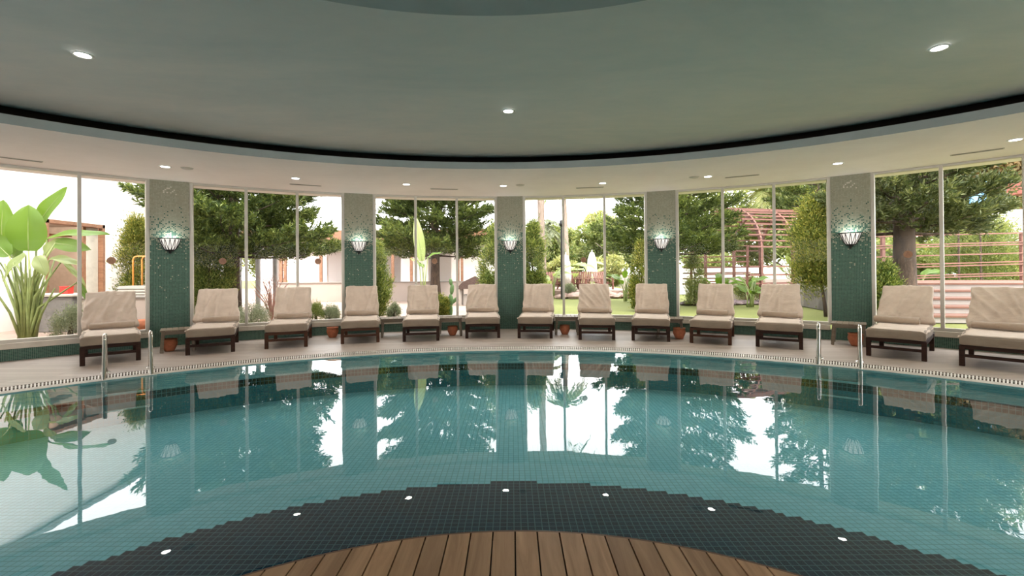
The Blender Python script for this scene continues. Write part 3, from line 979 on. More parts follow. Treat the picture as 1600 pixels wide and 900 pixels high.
# ---------------------------------------------------------------- side tables, pots
def side_table():
    t = empty('side_table')
    b = MB()
    for q in range(6): b.span((-0.235 + q * 0.079, -0.215, 0.335), (-0.235 + q * 0.079 + 0.075, 0.215, 0.36))
    b.build('tabletop', M['table_wood'], t, bevel=0.004)
    b = MB()
    for s_ in (-1, 1):
        b.span((-0.2, s_ * 0.19 - 0.012, 0.285), (0.2, s_ * 0.19 + 0.012, 0.335))
        b.span((s_ * 0.2 - 0.012, -0.19, 0.285), (s_ * 0.2 + 0.012, 0.19, 0.335))
    b.build('apron', M['table_wood'], t)
    for sx in (-1, 1):
        for sy in (-1, 1):
            b = MB(); b.beam((sx * 0.215, sy * 0.19, 0.0), (sx * 0.195, sy * 0.185, 0.335), 0.05, 0.04)
            b.build('leg', M['table_wood'], t, bevel=0.004)
    return t
st0 = side_table()
TB = [(-5.52, 7.52, 36, 'between the two leftmost loungers, before a tiled pillar'),
      (-2.36, 9.02, 14, 'with nothing below it, right of the second tiled pillar'),
      (-1.24, 9.08, 6, 'with a clay pot below it, left of the middle pillar'),
      (1.09, 9.13, -6, 'right of the middle pillar, under the tall lamp post'),
      (2.98, 8.62, -19, 'beside the fourth tiled pillar'),
      (5.61, 7.60, -38, 'before the rightmost tiled pillar, behind a pool ladder')]
for i, (x, y, rz, lab) in enumerate(TB):
    o = st0 if i == 0 else copy_tree(st0)
    o.location = (x, y, 0); o.rotation_euler = (0, 0, rad(rz))
    tag(o, 'low weathered wooden side table ' + lab, 'side table', 'low side tables between the loungers')

def pot():
    t = empty('terracotta_pot')
    b = MB(); b.lathe([(0.0, 0.0), (0.062, 0.0), (0.075, 0.02), (0.108, 0.10), (0.112, 0.14), (0.10, 0.172), (0.108, 0.18), (0.11, 0.198), (0.10, 0.20), (0.09, 0.18), (0.095, 0.15), (0.0, 0.15)], 24)
    b.build('bowl', M['terracotta'], t, smooth=True)
    b = MB(); b.lathe([(0.0, 0.17), (0.094, 0.165)], 20); b.build('soil', M['soil'], t)
    return t
pt0 = pot()
for i, (x, y, s_, lab) in enumerate([(-5.62, 7.46, 1.0, 'beneath the side table at the leftmost pillar'), (-3.50, 8.86, 1.0, 'standing alone between two loungers by the second bay'), (-1.19, 9.04, 0.92, 'beneath the side table left of the middle pillar'), (1.04, 9.05, 0.92, 'beneath the side table right of the middle pillar'), (3.06, 8.36, 1.0, 'beside the table at the fourth pillar'), (5.60, 7.42, 1.05, 'beneath the table behind the right pool ladder')]):
    o = pt0 if i == 0 else copy_tree(pt0)
    o.location = (x, y, 0); o.scale = (s_, s_, s_)
    tag(o, 'small terracotta pot ' + lab, 'pot', 'terracotta pots along the deck')

# ---------------------------------------------------------------- pool ladders
def ladder():
    t = empty('pool_ladder')
    for sx in (-0.225, 0.225):
        # local -Y goes into the pool
        pts = [(sx, 0.42, 0.0), (sx, 0.40, 0.24), (sx, 0.36, 0.40)]
        for q in range(9):
            a = PI * q / 8
            pts.append((sx, 0.24 + 0.11 * math.cos(a), 0.43 + 0.075 * math.sin(a)))
        pts += [(sx, 0.10, 0.34), (sx, 0.04, 0.20), (sx, -0.08, 0.0), (sx, -0.11, -0.2), (sx, -0.11, -0.5)]
        b = MB(); b.tube(pts, 0.021, 12); b.build('handrail', M['steel'], t, smooth=True)
        b = MB(); b.lathe([(0.0, 0.012), (0.045, 0.012), (0.052, 0.0)], 20, (sx, 0.42, 0)); b.build('base_flange', M['steel'], t, smooth=True)
    for z in (-0.18, -0.38):
        b = MB(); b.span((-0.215, -0.15, z - 0.015), (0.215, -0.07, z + 0.015)); b.build('tread', M['steel'], t, bevel=0.004)
    return t
ld0 = ladder()
def ladder_at(o, a, lab):
    p = pol(R_POOL + 0.14 - 0.0, a)
    o.location = (p.x, p.y, 0.0); o.rotation_euler = (0, 0, -rad(a)); tag(o, lab, 'pool ladder', 'steel pool ladders')
ladder_at(ld0, -39.7, 'chrome pool ladder in front of the leftmost lounger')
l1 = copy_tree(ld0)
ladder_at(l1, 36.1, 'chrome pool ladder in front of the rightmost tiled pillar')

# ---------------------------------------------------------------- round stickers on the glass
def m_sticker():
    t = NT('copper_film')
    tr = t.n('BsdfTransparent'); tr.inputs[0].default_value = (0.95, 0.8, 0.7, 1)
    mx = t.n('MixShader'); mx.inputs[0].default_value = 0.75
    t.t.links.new(tr.outputs[0], mx.inputs[1]); t.t.links.new(t.bsdf((0.42, 0.24, 0.15), 0.6), mx.inputs[2])
    return t.done(mx.outputs[0])
M['film'] = m_sticker()
M['film_mark'] = plain('dark_brown_print', (0.10, 0.03, 0.012), 0.7)
def sticker():
    t = empty('window_sticker')
    n = 28
    b = MB(); b.add([(0.06 * math.cos(2 * PI * i / n), 0, 0.06 * math.sin(2 * PI * i / n)) for i in range(n)] + [(0.06 * math.cos(2 * PI * i / n), 0.001, 0.06 * math.sin(2 * PI * i / n)) for i in range(n)],
        [tuple(range(n)), tuple(range(2 * n - 1, n - 1, -1))] + [(i, (i + 1) % n, n + (i + 1) % n, n + i) for i in range(n)])
    b.build('disc', M['film'], t)
    b = MB()
    b.beam((-0.028, -0.0015, -0.03), (0.0, -0.0015, 0.042), 0.018, 0.002); b.beam((0.028, -0.0015, -0.03), (0.0, -0.0015, 0.042), 0.018, 0.002)
    b.build('printed_mark', M['film_mark'], t)
    return t
stk = sticker()
def on_pane(a):                         # straight pane between two mullions: radius of its plane at angle a
    k = math.floor((a - OFF) / STEP)
    half = math.degrees(math.asin(PW_ / 2 / R_WALL))
    A0, A1 = OFF + STEP * k + half, OFF + STEP * (k + 1) - half
    ps = [A0 + 0.16] + [A0 + (A1 - A0) * t for t in (1 / 3, 2 / 3)] + [A1 - 0.16]
    for p0, p1 in zip(ps[:-1], ps[1:]):
        if p0 <= a <= p1:
            m_ = (p0 + p1) / 2
            return (R_WALL + 0.05) * math.cos(rad((p1 - p0) / 2)) / math.cos(rad(a - m_)), m_
    return R_WALL, a
for i, (px, lab) in enumerate([(174, 'against the white building left of the leftmost pillar'), (348, 'in front of the dark leaning trunk'), (497, 'near the right end of the second bay'), (679, 'in front of the trunk left of the middle pillar'), (912, 'left of the closed parasol'), (1419, 'in front of the very thick trunk')]):
    a = math.degrees(math.atan((px - 800) / F)) + 0.46 * math.cos(math.atan((px - 800) / F))
    r_, m_ = on_pane(a)
    p = pol(r_ - 0.004, a, 1.49)
    o = stk if i == 0 else copy_tree(stk)
    o.location = p; o.rotation_euler = (0, 0, -rad(m_))
    tag(o, 'round copper sticker on the glass ' + lab, 'sticker', 'round stickers on the glass')

# ================================================================ OUTSIDE
# ground
def quadmesh(name, m, pts, z, kind='structure', th=0.0):
    b = MB()
    n = len(pts)
    b.add([(x, y, z) for x, y in pts], [tuple(range(n))])
    return tag(b.build(name, m), kind=kind)
def ring_ground(name, m, a0, a1, r0, r1, z, n=60):
    b = MB()
    vs = []
    for i in range(n + 1):
        a = a0 + (a1 - a0) * i / n
        vs += [pol(r0, a, z), pol(r1, a, z)]
    b.add(vs, [(2 * i, 2 * i + 2, 2 * i + 3, 2 * i + 1) for i in range(n)])
    return tag(b.build(name, m), kind='structure')
ring_ground('floor_garden', M['grass'], -95, 95, R_WALL + 0.5, 90, -0.02, 90)
ring_ground('floor_paving', M['paving'], -76, -4.5, R_WALL + 0.5, 42, 0.0, 60)
ring_ground('floor_planting_bed', M['gravel'], -44, -2.0, R_WALL + 0.5, 12.3, 0.03, 50)

# --- leaf clouds
def leaf_cloud(name, m, P, D, length, width, parent=None, curve=0.15):
    """Each leaf is a four-cornered blade at P pointing along D."""
    P = np.asarray(P, float); D = np.asarray(D, float)
    n = len(P)
    D /= np.linalg.norm(D, axis=1, keepdims=True) + 1e-9
    R = rng.normal(size=(n, 3))
    Sd = np.cross(D, R); Sd /= np.linalg.norm(Sd, axis=1, keepdims=True) + 1e-9
    ln = (length * rng.uniform(0.7, 1.3, n))[:, None]; wd = (width * rng.uniform(0.7, 1.3, n))[:, None]
    up = np.cross(Sd, D)
    mid = P + D * ln * 0.5 + up * ln * curve
    V = np.empty((n, 4, 3))
    V[:, 0] = P; V[:, 1] = mid + Sd * wd * 0.5; V[:, 2] = P + D * ln; V[:, 3] = mid - Sd * wd * 0.5
    me = bpy.data.meshes.new(name)
    me.vertices.add(4 * n); me.loops.add(4 * n); me.polygons.add(n)
    me.vertices.foreach_set('co', V.reshape(-1).astype(np.float32))
    me.loops.foreach_set('vertex_index', np.arange(4 * n, dtype=np.int32))
    me.polygons.foreach_set('loop_start', np.arange(0, 4 * n, 4, dtype=np.int32))
    me.polygons.foreach_set('loop_total', np.full(n, 4, dtype=np.int32))
    me.materials.append(m)
    me.update(calc_edges=True)
    o = bpy.data.objects.new(name, me)
    COL.objects.link(o)
    if parent: o.parent = parent
    return o

def trunk_mesh(h, r0, r1, lean=(0, 0), n=12, seg=8, wob=0.03):
    b = MB()
    pts, rs = [], []
    for i in range(seg + 1):
        t = i / seg
        pts.append((lean[0] * t + random.uniform(-wob, wob) * t, lean[1] * t + random.uniform(-wob, wob) * t, h * t))
        rs.append(r0 + (r1 - r0) * t + (r0 * 0.25 if i == 0 else 0))
    b.tube(pts, rs, n)
    return b, pts

def pine(x, y, h, R, z0, tr, m, label, group='conifers in the garden', nb=70, droop=0.0, clusters=18, leaf=0.17, seed=0, bark='bark', per=25, west=0.0):
    """Layered conifer: whorls of long limbs ending in upturned needle tufts."""
    global rng
    rng = np.random.default_rng(100 + seed)
    random.seed(200 + seed)
    t = empty('conifer_tree', (x, y, 0))
    b, pts = trunk_mesh(h, tr, 0.05, n=14, seg=10)
    b.build('trunk', M[bark], t, smooth=True)
    br = MB()
    P, D = [], []
    for i in range(nb):
        f = (i + rng.uniform(0, 0.8)) / nb
        z = z0 + (h - z0) * f ** 1.1
        L = R * (1 - 0.75 * f ** 1.3) * rng.uniform(0.72, 1.1)
        az = i * 2.39996 + rng.uniform(-0.2, 0.2)
        L *= 1 - west * max(0.0, -math.cos(az))
        slope = -0.16 + 0.3 * f - droop
        pr = []
        ns = 8
        for s in range(ns + 1):
            u = s / ns
            pr.append(np.array([math.cos(az + 0.12 * u) * L * u, math.sin(az + 0.12 * u) * L * u, z + L * (slope * u + 0.22 * u * u)]))
        br.tube([tuple(q) for q in pr], [max(0.006, 0.05 * (1 - s / ns) * (tr / 0.25)) for s in range(ns + 1)], 5)
        dirv = np.array([math.cos(az), math.sin(az), 0.0]); side = np.array([-math.sin(az), math.cos(az), 0.0])
        nc = int(clusters * 1.2 * L)
        for c in range(nc):
            u = rng.uniform(0.18, 1.02) ** 0.8
            k = min(int(u * ns), ns - 1); fr = u * ns - k
            base = pr[k] * (1 - fr) + pr[min(k + 1, ns)] * fr
            spread = 0.34 * L * (1.05 - u * 0.75) + 0.08
            off = side * rng.uniform(-1, 1) * spread + np.array([0, 0, rng.uniform(-0.10, 0.16)])
            c0 = base + off
            ax = dirv * 0.65 + side * np.sign(off.dot(side)) * 0.55 * min(1, abs(off.dot(side)) / 0.4) + np.array([0, 0, rng.uniform(0.15, 0.75)])
            ax /= np.linalg.norm(ax)
            # a short upturned twig carrying a brush of needles
            for q in range(per):
                P.append(c0 + ax * (q / per) * leaf * 1.5)
                D.append(ax * 0.85 + rng.normal(size=3) * 0.40)
    br.build('branches', M[bark], t, smooth=True)
    leaf_cloud('foliage', M[m], P, D, leaf * 0.78, leaf * 0.15, t)
    tag(t, label, 'tree', group)
    return t

def cypress(x, y, h, R, m, label, group='feathery evergreen shrubs by the glass', z0=0.15, n=9000, lean=(0, 0), leaf=0.10, seed=0, trunk=True, cat='shrub', shape=1.0, name='evergreen_shrub', bark='bark'):
    global rng
    rng = np.random.default_rng(300 + seed)
    random.seed(400 + seed)
    t = empty(name, (x, y, 0))
    b, pts = trunk_mesh(h * 0.85, 0.045, 0.012, (lean[0] * 0.9, lean[1] * 0.9), n=8, seg=6)
    b.build('trunk', M[bark], t, smooth=True)
    # foliage in upright sprays grouped in lobes
    nl = max(20, n // 150)
    n = int(n * 2.2)
    lf = rng.uniform(0, 1, nl); la = rng.uniform(0, 2 * PI, nl)
    def rad_at(f): return R * np.clip(np.sin(PI * np.clip(f * 0.86 + 0.14, 0, 1)) ** 0.7, 0.05, 1) * (1 - 0.35 * f * shape)
    P, D = [], []
    for i in range(nl):
        f = lf[i]; rr = rad_at(f) * rng.uniform(0.35, 0.92)
        c = np.array([math.cos(la[i]) * rr + lean[0] * f, math.sin(la[i]) * rr + lean[1] * f, z0 + (h - z0) * f * 0.95])
        sz = R * 0.34 * rng.uniform(0.7, 1.2)
        k = n // nl
        q = rng.normal(size=(k, 3)) * np.array([0.5, 0.5, 0.75]) * sz
        pp = c + q
        out = np.column_stack([pp[:, 0] - lean[0] * f, pp[:, 1] - lean[1] * f, np.zeros(k)])
        out /= np.linalg.norm(out, axis=1, keepdims=True) + 1e-6
        P.append(pp); D.append(out * 0.7 + np.array([0, 0, 0.8]) + rng.normal(size=(k, 3)) * 0.45)
    P = np.vstack(P); D = np.vstack(D)
    P[:, 2] = np.maximum(P[:, 2], 0.05)
    leaf_cloud('foliage', M[m], P, D, leaf * 0.8, leaf * 0.21, t)
    tag(t, label, cat, group)
    return t

def broad_tree(x, y, h, R, m, label, group='leafy trees behind the garden', z0=1.5, n=9000, leaf=0.22, seed=0, tr=0.16, bark='bark_grey', flat=1.0):
    global rng
    rng = np.random.default_rng(500 + seed)
    random.seed(600 + seed)
    t = empty('leafy_tree', (x, y, 0))
    b, pts = trunk_mesh(h * 0.7, tr, tr * 0.35, (random.uniform(-.3, .3), 0), n=9)
    for i in range(7):
        a = i * 2.4; z = z0 * 0.8 + i * 0.12 * h * 0.5
        b.tube([(0, 0, z), (math.cos(a) * R * 0.3, math.sin(a) * R * 0.3, z + 0.25 * h * 0.4), (math.cos(a) * R * 0.65, math.sin(a) * R * 0.65, z + 0.35 * h * 0.6)], [tr * 0.4, tr * 0.25, 0.02], 6)
    b.build('trunk', M[bark], t, smooth=True)
    nl = 34
    P, D = [], []
    cz = (z0 + h) / 2; hz = (h - z0) / 2
    for i in range(nl):
        d = rng.normal(size=3); d /= np.linalg.norm(d)
        rr = rng.uniform(0.45, 0.85)
        c = np.array([d[0] * R * rr, d[1] * R * rr, cz + d[2] * hz * rr])
        s = R * rng.uniform(0.22, 0.36)
        k = n // nl
        q = rng.normal(size=(k, 3)); q /= np.linalg.norm(q, axis=1, keepdims=True)
        pp = c + q * s * (rng.uniform(0.55, 1.05, k)[:, None]) * np.array([1, 1, 0.75 * flat])
        P.append(pp); D.append(q * 0.7 + rng.normal(size=(k, 3)) * 0.6 + np.array([0, 0, -0.15]))
    leaf_cloud('foliage', M[m], np.vstack(P), np.vstack(D), leaf, leaf * 0.55, t)
    tag(t, label, 'tree', group)
    return t

def blade(base, tip, width, face, sag=0.12, fold=0.12, nseg=14, wavy=0.02, notch=0.0, seed=0):
    """One large leaf from base to tip, its upper side turned to «face»."""
    r_ = random.Random(seed)
    base, tip, face = Vector(base), Vector(tip), Vector(face).normalized()
    ax = (tip - base); L = ax.length; ax.normalize()
    sd = ax.cross(face).normalized(); up = sd.cross(ax).normalized()
    b = MB(); vs = []; nc = 6
    for i in range(nseg + 1):
        u = i / nseg
        hw = width / 2 * (math.sin(PI * min(1, u * 0.93 + 0.07)) ** 0.62) * (1 - 0.25 * u)
        if u > 0.985: hw = 0.004
        c = base + ax * L * u - Vector((0, 0, 1)) * sag * L * u * u + up * 0.03 * L * math.sin(PI * u)
        for k in range(nc + 1):
            s = (k / nc) * 2 - 1
            vs.append(c + sd * hw * s + up * (abs(s) * fold * hw * 2 + wavy * math.sin(9 * u + 3 * s + seed) * abs(s)))
    fs = []
    for i in range(nseg):
        for k in range(nc):
            a = i * (nc + 1) + k
            fs.append((a, a + 1, a + nc + 2, a + nc + 1))
    b.add(vs, fs)
    rib = [base + ax * L * (i / nseg) - Vector((0, 0, 1)) * sag * L * (i / nseg) ** 2 + up * (0.03 * L * math.sin(PI * i / nseg) - 0.004) for i in range(nseg + 1)]
    return b, rib

def banana(name, base, leaves, label, cat='plant', group=None, m='banana', stalk=0.02):
    t = empty(name, base)
    B = Vector(base)
    for i, (p0, p1, wd, face, sag, mm) in enumerate(leaves):
        p0 = Vector(p0) - B; p1 = Vector(p1) - B
        b, rib = blade(p0, p1, wd, face, sag, seed=i)
        lf = b.build('leaf', M[mm or m], t, smooth=True)
        r = MB(); r.tube(rib, [0.011 * (1 - 0.8 * k / len(rib)) for k in range(len(rib))], 5); r.build('midrib', M['stalk'], lf, smooth=True)
        s = MB()
        root = Vector((random.uniform(-0.12, 0.12), random.uniform(-0.08, 0.08), 0))
        mid = (root * 0.55 + p0 * 0.45); mid.x += (root.x - p0.x) * 0.25; mid.y += (root.y - p0.y) * 0.25; mid.z = p0.z * 0.55
        s.tube([root, (root + mid) / 2 , mid, p0], [stalk * 1.5, stalk * 1.15, stalk, 0.011], 6)
        s.build('stalk', M['stalk'], t, smooth=True)
    tag(t, label, cat, group)
    return t

def clump(name, x, y, h, spread, n, m, label, seed, group=None, wd=0.28, cat='plant', z=0.0, up=0.75):
    random.seed(700 + seed)
    lv = []
    for i in range(n):
        a = i * 2.4 + random.uniform(-0.3, 0.3)
        L = h * random.uniform(0.4, 0.6)
        hb = h * random.uniform(0.3, up)
        p0 = Vector((x + math.cos(a) * spread * 0.22, y + math.sin(a) * spread * 0.22, z + hb))
        k = random.uniform(0.4, 1.0)
        p1 = p0 + Vector((math.cos(a) * L * k, math.sin(a) * L * k, L * (1.05 - k)))
        lv.append((p0, p1, wd * random.uniform(0.8, 1.2), (math.cos(a) * -0.5, math.sin(a) * -0.5 - 0.4, 0.9), random.uniform(0.05, 0.35), None))
    return banana(name, (x, y, z), lv, label, cat, group, m)

def palm(x, y, h, r, label, fronds=24, fl=2.0, seed=0, lean=(0, 0), m='broad', skirt=False, bark='palm_bark'):
    random.seed(800 + seed)
    global rng
    rng = np.random.default_rng(800 + seed)
    t = empty('palm_tree', (x, y, 0))
    b, pts = trunk_mesh(h, r, r * 0.8, lean, n=12, seg=12, wob=0.02)
    b.build('trunk', M[bark], t, smooth=True)
    P, D = [], []
    fr = MB()
    for i in range(fronds):
        a = i * 2.4; el = random.uniform(-0.5, 1.1)
        prev = np.array([lean[0], lean[1], h])
        pts = [prev]
        L = fl * random.uniform(0.8, 1.1)
        for s in range(1, 9):
            u = s / 8
            pts.append(np.array([lean[0] + math.cos(a) * L * u * math.cos(el * 0.7), lean[1] + math.sin(a) * L * u * math.cos(el * 0.7), h + L * (math.sin(el) * u - 0.75 * u * u)]))
        fr.tube([tuple(p) for p in pts], [0.02 * (1 - 0.1 * k) for k in range(9)], 4)
        for s in range(8):
            for q in range(9):
                u = q / 9
                base = pts[s] * (1 - u) + pts[s + 1] * u
                d = pts[s + 1] - pts[s]; d /= np.linalg.norm(d)
                sd = np.cross(d, [0, 0, 1]); sd /= np.linalg.norm(sd) + 1e-6
                for sg in (-1, 1):
                    P.append(base); D.append(sd * sg * 0.8 + d * 0.5 + np.array([0, 0, -0.35]))
    fr.build('frond_stems', M['stalk'], t)
    leaf_cloud('fronds', M[m], P, D, fl * 0.22, 0.035, t, 0.05)
    tag(t, label, 'palm', None)
    return t

# ---- conifers close to the glass
def at(px, d): return (px - 800) / F * d
pine(at(362, 13.3), 13.3, 10.5, 3.25, 1.75, 0.23, 'pine', 'big layered conifer with a dark leaning trunk behind the second glazed bay', seed=1, nb=110, clusters=40, leaf=0.19, west=0.62)
pine(at(680, 19.0), 19.0, 10.0, 3.1, 1.95, 0.21, 'pine', 'layered conifer with a grey trunk behind the bay left of the middle pillar', seed=2, nb=96, clusters=34, leaf=0.20)
pine(at(1046, 16.0), 16.0, 9.5, 2.75, 1.85, 0.2, 'pine', 'layered conifer spreading either side of the fourth pillar', seed=3, nb=88, clusters=30, leaf=0.18)
pine(at(1413, 11.2), 11.2, 9.0, 1.85, 2.1, 0.26, 'pine_dark', 'dark conifer with a very thick trunk behind the rightmost full bay', seed=4, nb=80, clusters=30, leaf=0.2)
pine(at(1278, 18.5), 18.5, 9.5, 2.2, 3.0, 0.16, 'pine', 'layered conifer high behind the golden shrub at the fifth bay', seed=5, nb=60, clusters=20, leaf=0.2)

# ---- feathery shrubs
cypress(at(327, 12.4), 12.4, 2.75, 0.62, 'cypress', 'dense feathery shrub right of the leftmost tiled pillar', seed=1, n=15000)
cypress(at(214, 12.6), 12.6, 2.75, 0.58, 'cypress_yellow', 'golden green shrub left of the leftmost tiled pillar, behind the orange rail', seed=2, n=12000)
cypress(at(590, 12.6), 12.6, 2.15, 0.42, 'cypress', 'slender green shrub right of the second tiled pillar', seed=3, n=9000)
cypress(at(775, 13.0), 13.0, 2.6, 0.52, 'cypress', 'pointed green shrub just left of the middle tiled pillar', seed=4, n=12000)
cypress(at(832, 13.5), 13.5, 2.75, 0.45, 'cypress', 'tall pointed green shrub just right of the middle tiled pillar', seed=5, n=12000)
cypress(at(1003, 14.0), 14.0, 2.1, 0.42, 'cypress_yellow', 'yellow green shrub left of the fourth tiled pillar', seed=6, n=9000)
cypress(at(1290, 12.0), 12.0, 3.0, 0.78, 'cypress_yellow', 'large golden shrub with a leaning bare stem left of the rightmost pillar', seed=7, n=19000, lean=(-0.35, 0), z0=0.85)
cypress(at(1378, 10.5), 10.5, 1.35, 0.42, 'cypress', 'low green shrub right of the rightmost tiled pillar', seed=8, n=6000)
cypress(at(1535, 17.0), 17.0, 2.9, 1.5, 'broad', 'rounded shrub with pale stems behind the terrace rails', seed=9, n=14000, leaf=0.12, shape=0.2, z0=1.0, bark='palm_bark')

# ---- trees at the back
BT = [(868, 34, 4.9, 1.9, 'broad', 'low leafy tree beside the two palm trunks'),
      (905, 38, 5.1, 2.6, 'broad', 'rounded leafy tree behind the closed parasol'),
      (940, 44, 7.2, 2.4, 'pale_broad', 'pale airy tree rising behind the closed parasol'),
      (962, 36, 6.2, 2.6, 'broad', 'leafy tree at the right end of the bay past the middle pillar'),
      (1090, 34, 7.8, 4.0, 'broad', 'tall leafy tree left of the red timber arch'),
      (1175, 36, 6.6, 3.6, 'pale_broad', 'pale leafy tree above the red timber arch'),
      (1235, 32, 8.0, 3.8, 'broad', 'dense leafy tree behind the golden shrub'),
      (1345, 30, 11.5, 4.6, 'broad', 'dense leafy tree behind the rightmost tiled pillar'),
      (1440, 30, 16.0, 5.2, 'broad', 'dense leafy tree behind the thick trunk'),
      (1500, 33, 14.0, 4.4, 'dry', 'orange leaved tree above the blue slide'),
      (1572, 28, 14.5, 4.8, 'broad', 'leafy tree at the right edge behind the red canopy'),
      (1650, 26, 14.0, 4.6, 'dry', 'orange tinged tree at the far right edge of the picture'),
      (415, 34, 5.6, 3.0, 'broad', 'leafy tree seen between the grey posts')]
for i, (px, d, h, R, m, lab) in enumerate(BT):
    broad_tree(at(px, d), d, h, R, m, lab, seed=i, z0=0.8, n=11000 if h < 10 else 26000, leaf=0.26 if R > 3 else 0.22)
# hedge belt low behind the lawn
for i, (px, d, h, R, m, lab) in enumerate([(875, 27, 2.0, 1.1, 'pale_broad', 'pale leafy bush behind the red garden chairs'), (950, 27.5, 2.2, 1.3, 'pale_broad', 'pale bush right of the closed parasol'), (1100, 25, 2.4, 1.6, 'broad', 'green bush behind the trellis left of the arch'), (1400, 20, 2.6, 1.7, 'broad', 'green bush behind the trellis rails by the thick trunk'), (1475, 21, 2.6, 1.8, 'broad', 'green bush behind the middle of the trellis rails'), (1585, 20, 2.5, 1.7, 'pale_broad', 'pale bush at the right end of the trellis rails')]):
    broad_tree(at(px, d), d, h, R, m, lab, group='bushes behind the lawn', seed=40 + i, z0=0.25, n=8000, leaf=0.16, tr=0.06)

palm(at(846, 20), 20, 8.6, 0.17, 'thick palm trunk rising just right of the middle tiled pillar', seed=1, fl=2.2)
palm(at(888, 30), 30, 7.3, 0.145, 'slender palm trunk beside the dark lamp post', seed=2, fl=1.5, fronds=30, lean=(-0.25, 0))
palm(at(850, 24), 24, 3.6, 0.14, 'shaggy low palm behind the tall pointed shrub', seed=3, fl=1.3, m='silver_leaf')
palm(at(1190, 31), 31, 6.6, 0.15, 'palm with pale fronds above the red timber arch', seed=4, fl=2.4, m='pale_broad', fronds=30)

# ---- big leaved plant at the left glass
d = 8.9
fc = (0.6, -1, 0.15)
lv = [
    (W(44, 392, d), W(44, 320, d), 0.66, (0.6, -1, 0.0), 0.0, 'banana'),
    (W(57, 352, d + .2), W(104, 292, d + .2), 0.34, (0.5, -1, 0.6), 0.0, 'banana'),
    (W(74, 372, d), W(171, 361, d), 0.30, (0.3, -0.6, 1.0), 0.06, 'banana'),
    (W(86, 380, d - .1), W(142, 388, d - .1), 0.30, (0.5, -1, 0.3), 0.05, 'banana'),
    (W(2, 372, d), W(4, 312, d), 0.42, (0.6, -1, 0.0), 0.0, 'banana'),
    (W(14, 400, d - .2), W(-25, 362, d - .2), 0.40, (0.5, -1, 0.3), 0.0, 'banana'),
    (W(40, 398, d - .3), W(4, 432, d - .3), 0.34, (0.2, -0.7, 0.8), 0.15, 'banana_pale'),
    (W(58, 400, d - .3), W(72, 428, d - .3), 0.26, (0.5, -1, 0.3), 0.1, 'stalk_leaf'),
    (W(70, 398, d), W(92, 372, d), 0.22, (0.5, -1, 0.6), 0.0, 'banana_pale'),
    (W(78, 404, d), W(128, 410, d), 0.26, (0.2, -0.5, 1.0), 0.12, 'banana_pale'),
    (W(96, 408, d + .1), W(134, 438, d + .1), 0.12, (0.2, -0.5, 1.0), 0.2, 'banana_pale'),
    (W(122, 440, d + .2), W(140, 470, d + .2), 0.12, (0.2, -0.8, 0.6), 0.1, 'banana'),
    (W(20, 404, d + .1), W(36, 376, d + .1), 0.3, (0.5, -1, 0.4), 0.0, 'banana'),
    (W(0, 410, d), W(-30, 440, d), 0.34, (0.3, -0.7, 0.8), 0.1, 'banana'),
]
lv = [tuple(list(x[:5]) + ['banana_pale' if x[5] == 'stalk_leaf' else x[5]]) for x in lv]
pb_ = W(44, 521, 8.9)
random.seed(5)
t = banana('banana_plant', (pb_.x, pb_.y, 0.0), lv, 'tall plant with huge bright green paddle leaves at the left glass', 'plant', stalk=0.024)
b = MB()
random.seed(9)
for q in range(26):                     # the crowded leaf stalks of the clump
    a = random.uniform(0, 2 * PI); s_ = random.uniform(0.1, 0.34); hh = random.uniform(0.9, 1.7)
    b.tube([(math.cos(a) * 0.1, math.sin(a) * 0.1, 0), (math.cos(a) * s_ * 0.8, math.sin(a) * s_ * 0.8, hh * 0.5), (math.cos(a) * s_ * 1.6, math.sin(a) * s_ * 1.6, hh)], [0.03, 0.022, 0.012], 6)
tag(b.build('stalk_clump', M['stalk'], t, smooth=True), kind='stuff')

# tall single paddle leaf plant behind bay three
dd = 13.5
lv = [(W(659, 408, dd), W(649, 338, dd), 0.36, (0.2, -1, 0.1), 0.0, 'banana_pale'), (W(668, 402, dd), W(690, 392, dd), 0.16, (0, -0.5, 1), 0.1, 'banana'), (W(655, 412, dd), W(640, 402, dd), 0.14, (0, -0.5, 1), 0.1, 'banana_pale'), (W(662, 418, dd), W(652, 410, dd), 0.2, (0, -0.5, 1), 0.1, 'banana')]
banana('banana_plant', (at(660, dd), dd, 0.0), lv, 'slim plant with one upright pale paddle leaf in the third bay', 'plant')
for i, (px, d_, h, sp, n, m, lab) in enumerate([
        (862, 21, 1.75, 1.3, 9, 'banana_pale', 'pale banana clump right of the tall pointed shrub'),
        (897, 23, 2.1, 1.4, 10, 'banana_pale', 'pale banana clump behind the slender palm trunk'),
        (922, 26.0, 2.2, 1.5, 10, 'banana_pale', 'pale banana clump right behind the closed parasol'),
        (975, 18.5, 1.45, 0.9, 9, 'banana', 'small bright banana plant near the rocks past the lawn'),
        (1120, 15.0, 1.25, 1.0, 9, 'banana', 'bright banana plant left of the arch at the lawn edge'),
        (1172, 15.2, 1.25, 0.8, 9, 'banana', 'bright banana plant below the red timber arch'),
        (1236, 19.6, 2.3, 1.3, 8, 'banana_pale', 'pale banana plant inside the red timber arch'),
        (780, 17.0, 1.6, 1.2, 8, 'banana_pale', 'pale leafy plant right of the brown canopy'),
        (1435, 16.5, 1.4, 1.0, 9, 'banana', 'bright strappy plant right of the thick trunk')]):
    clump('banana_plant', at(px, d_), d_, h, sp, n, m, lab, i, group='banana plants in the garden', wd=0.30)

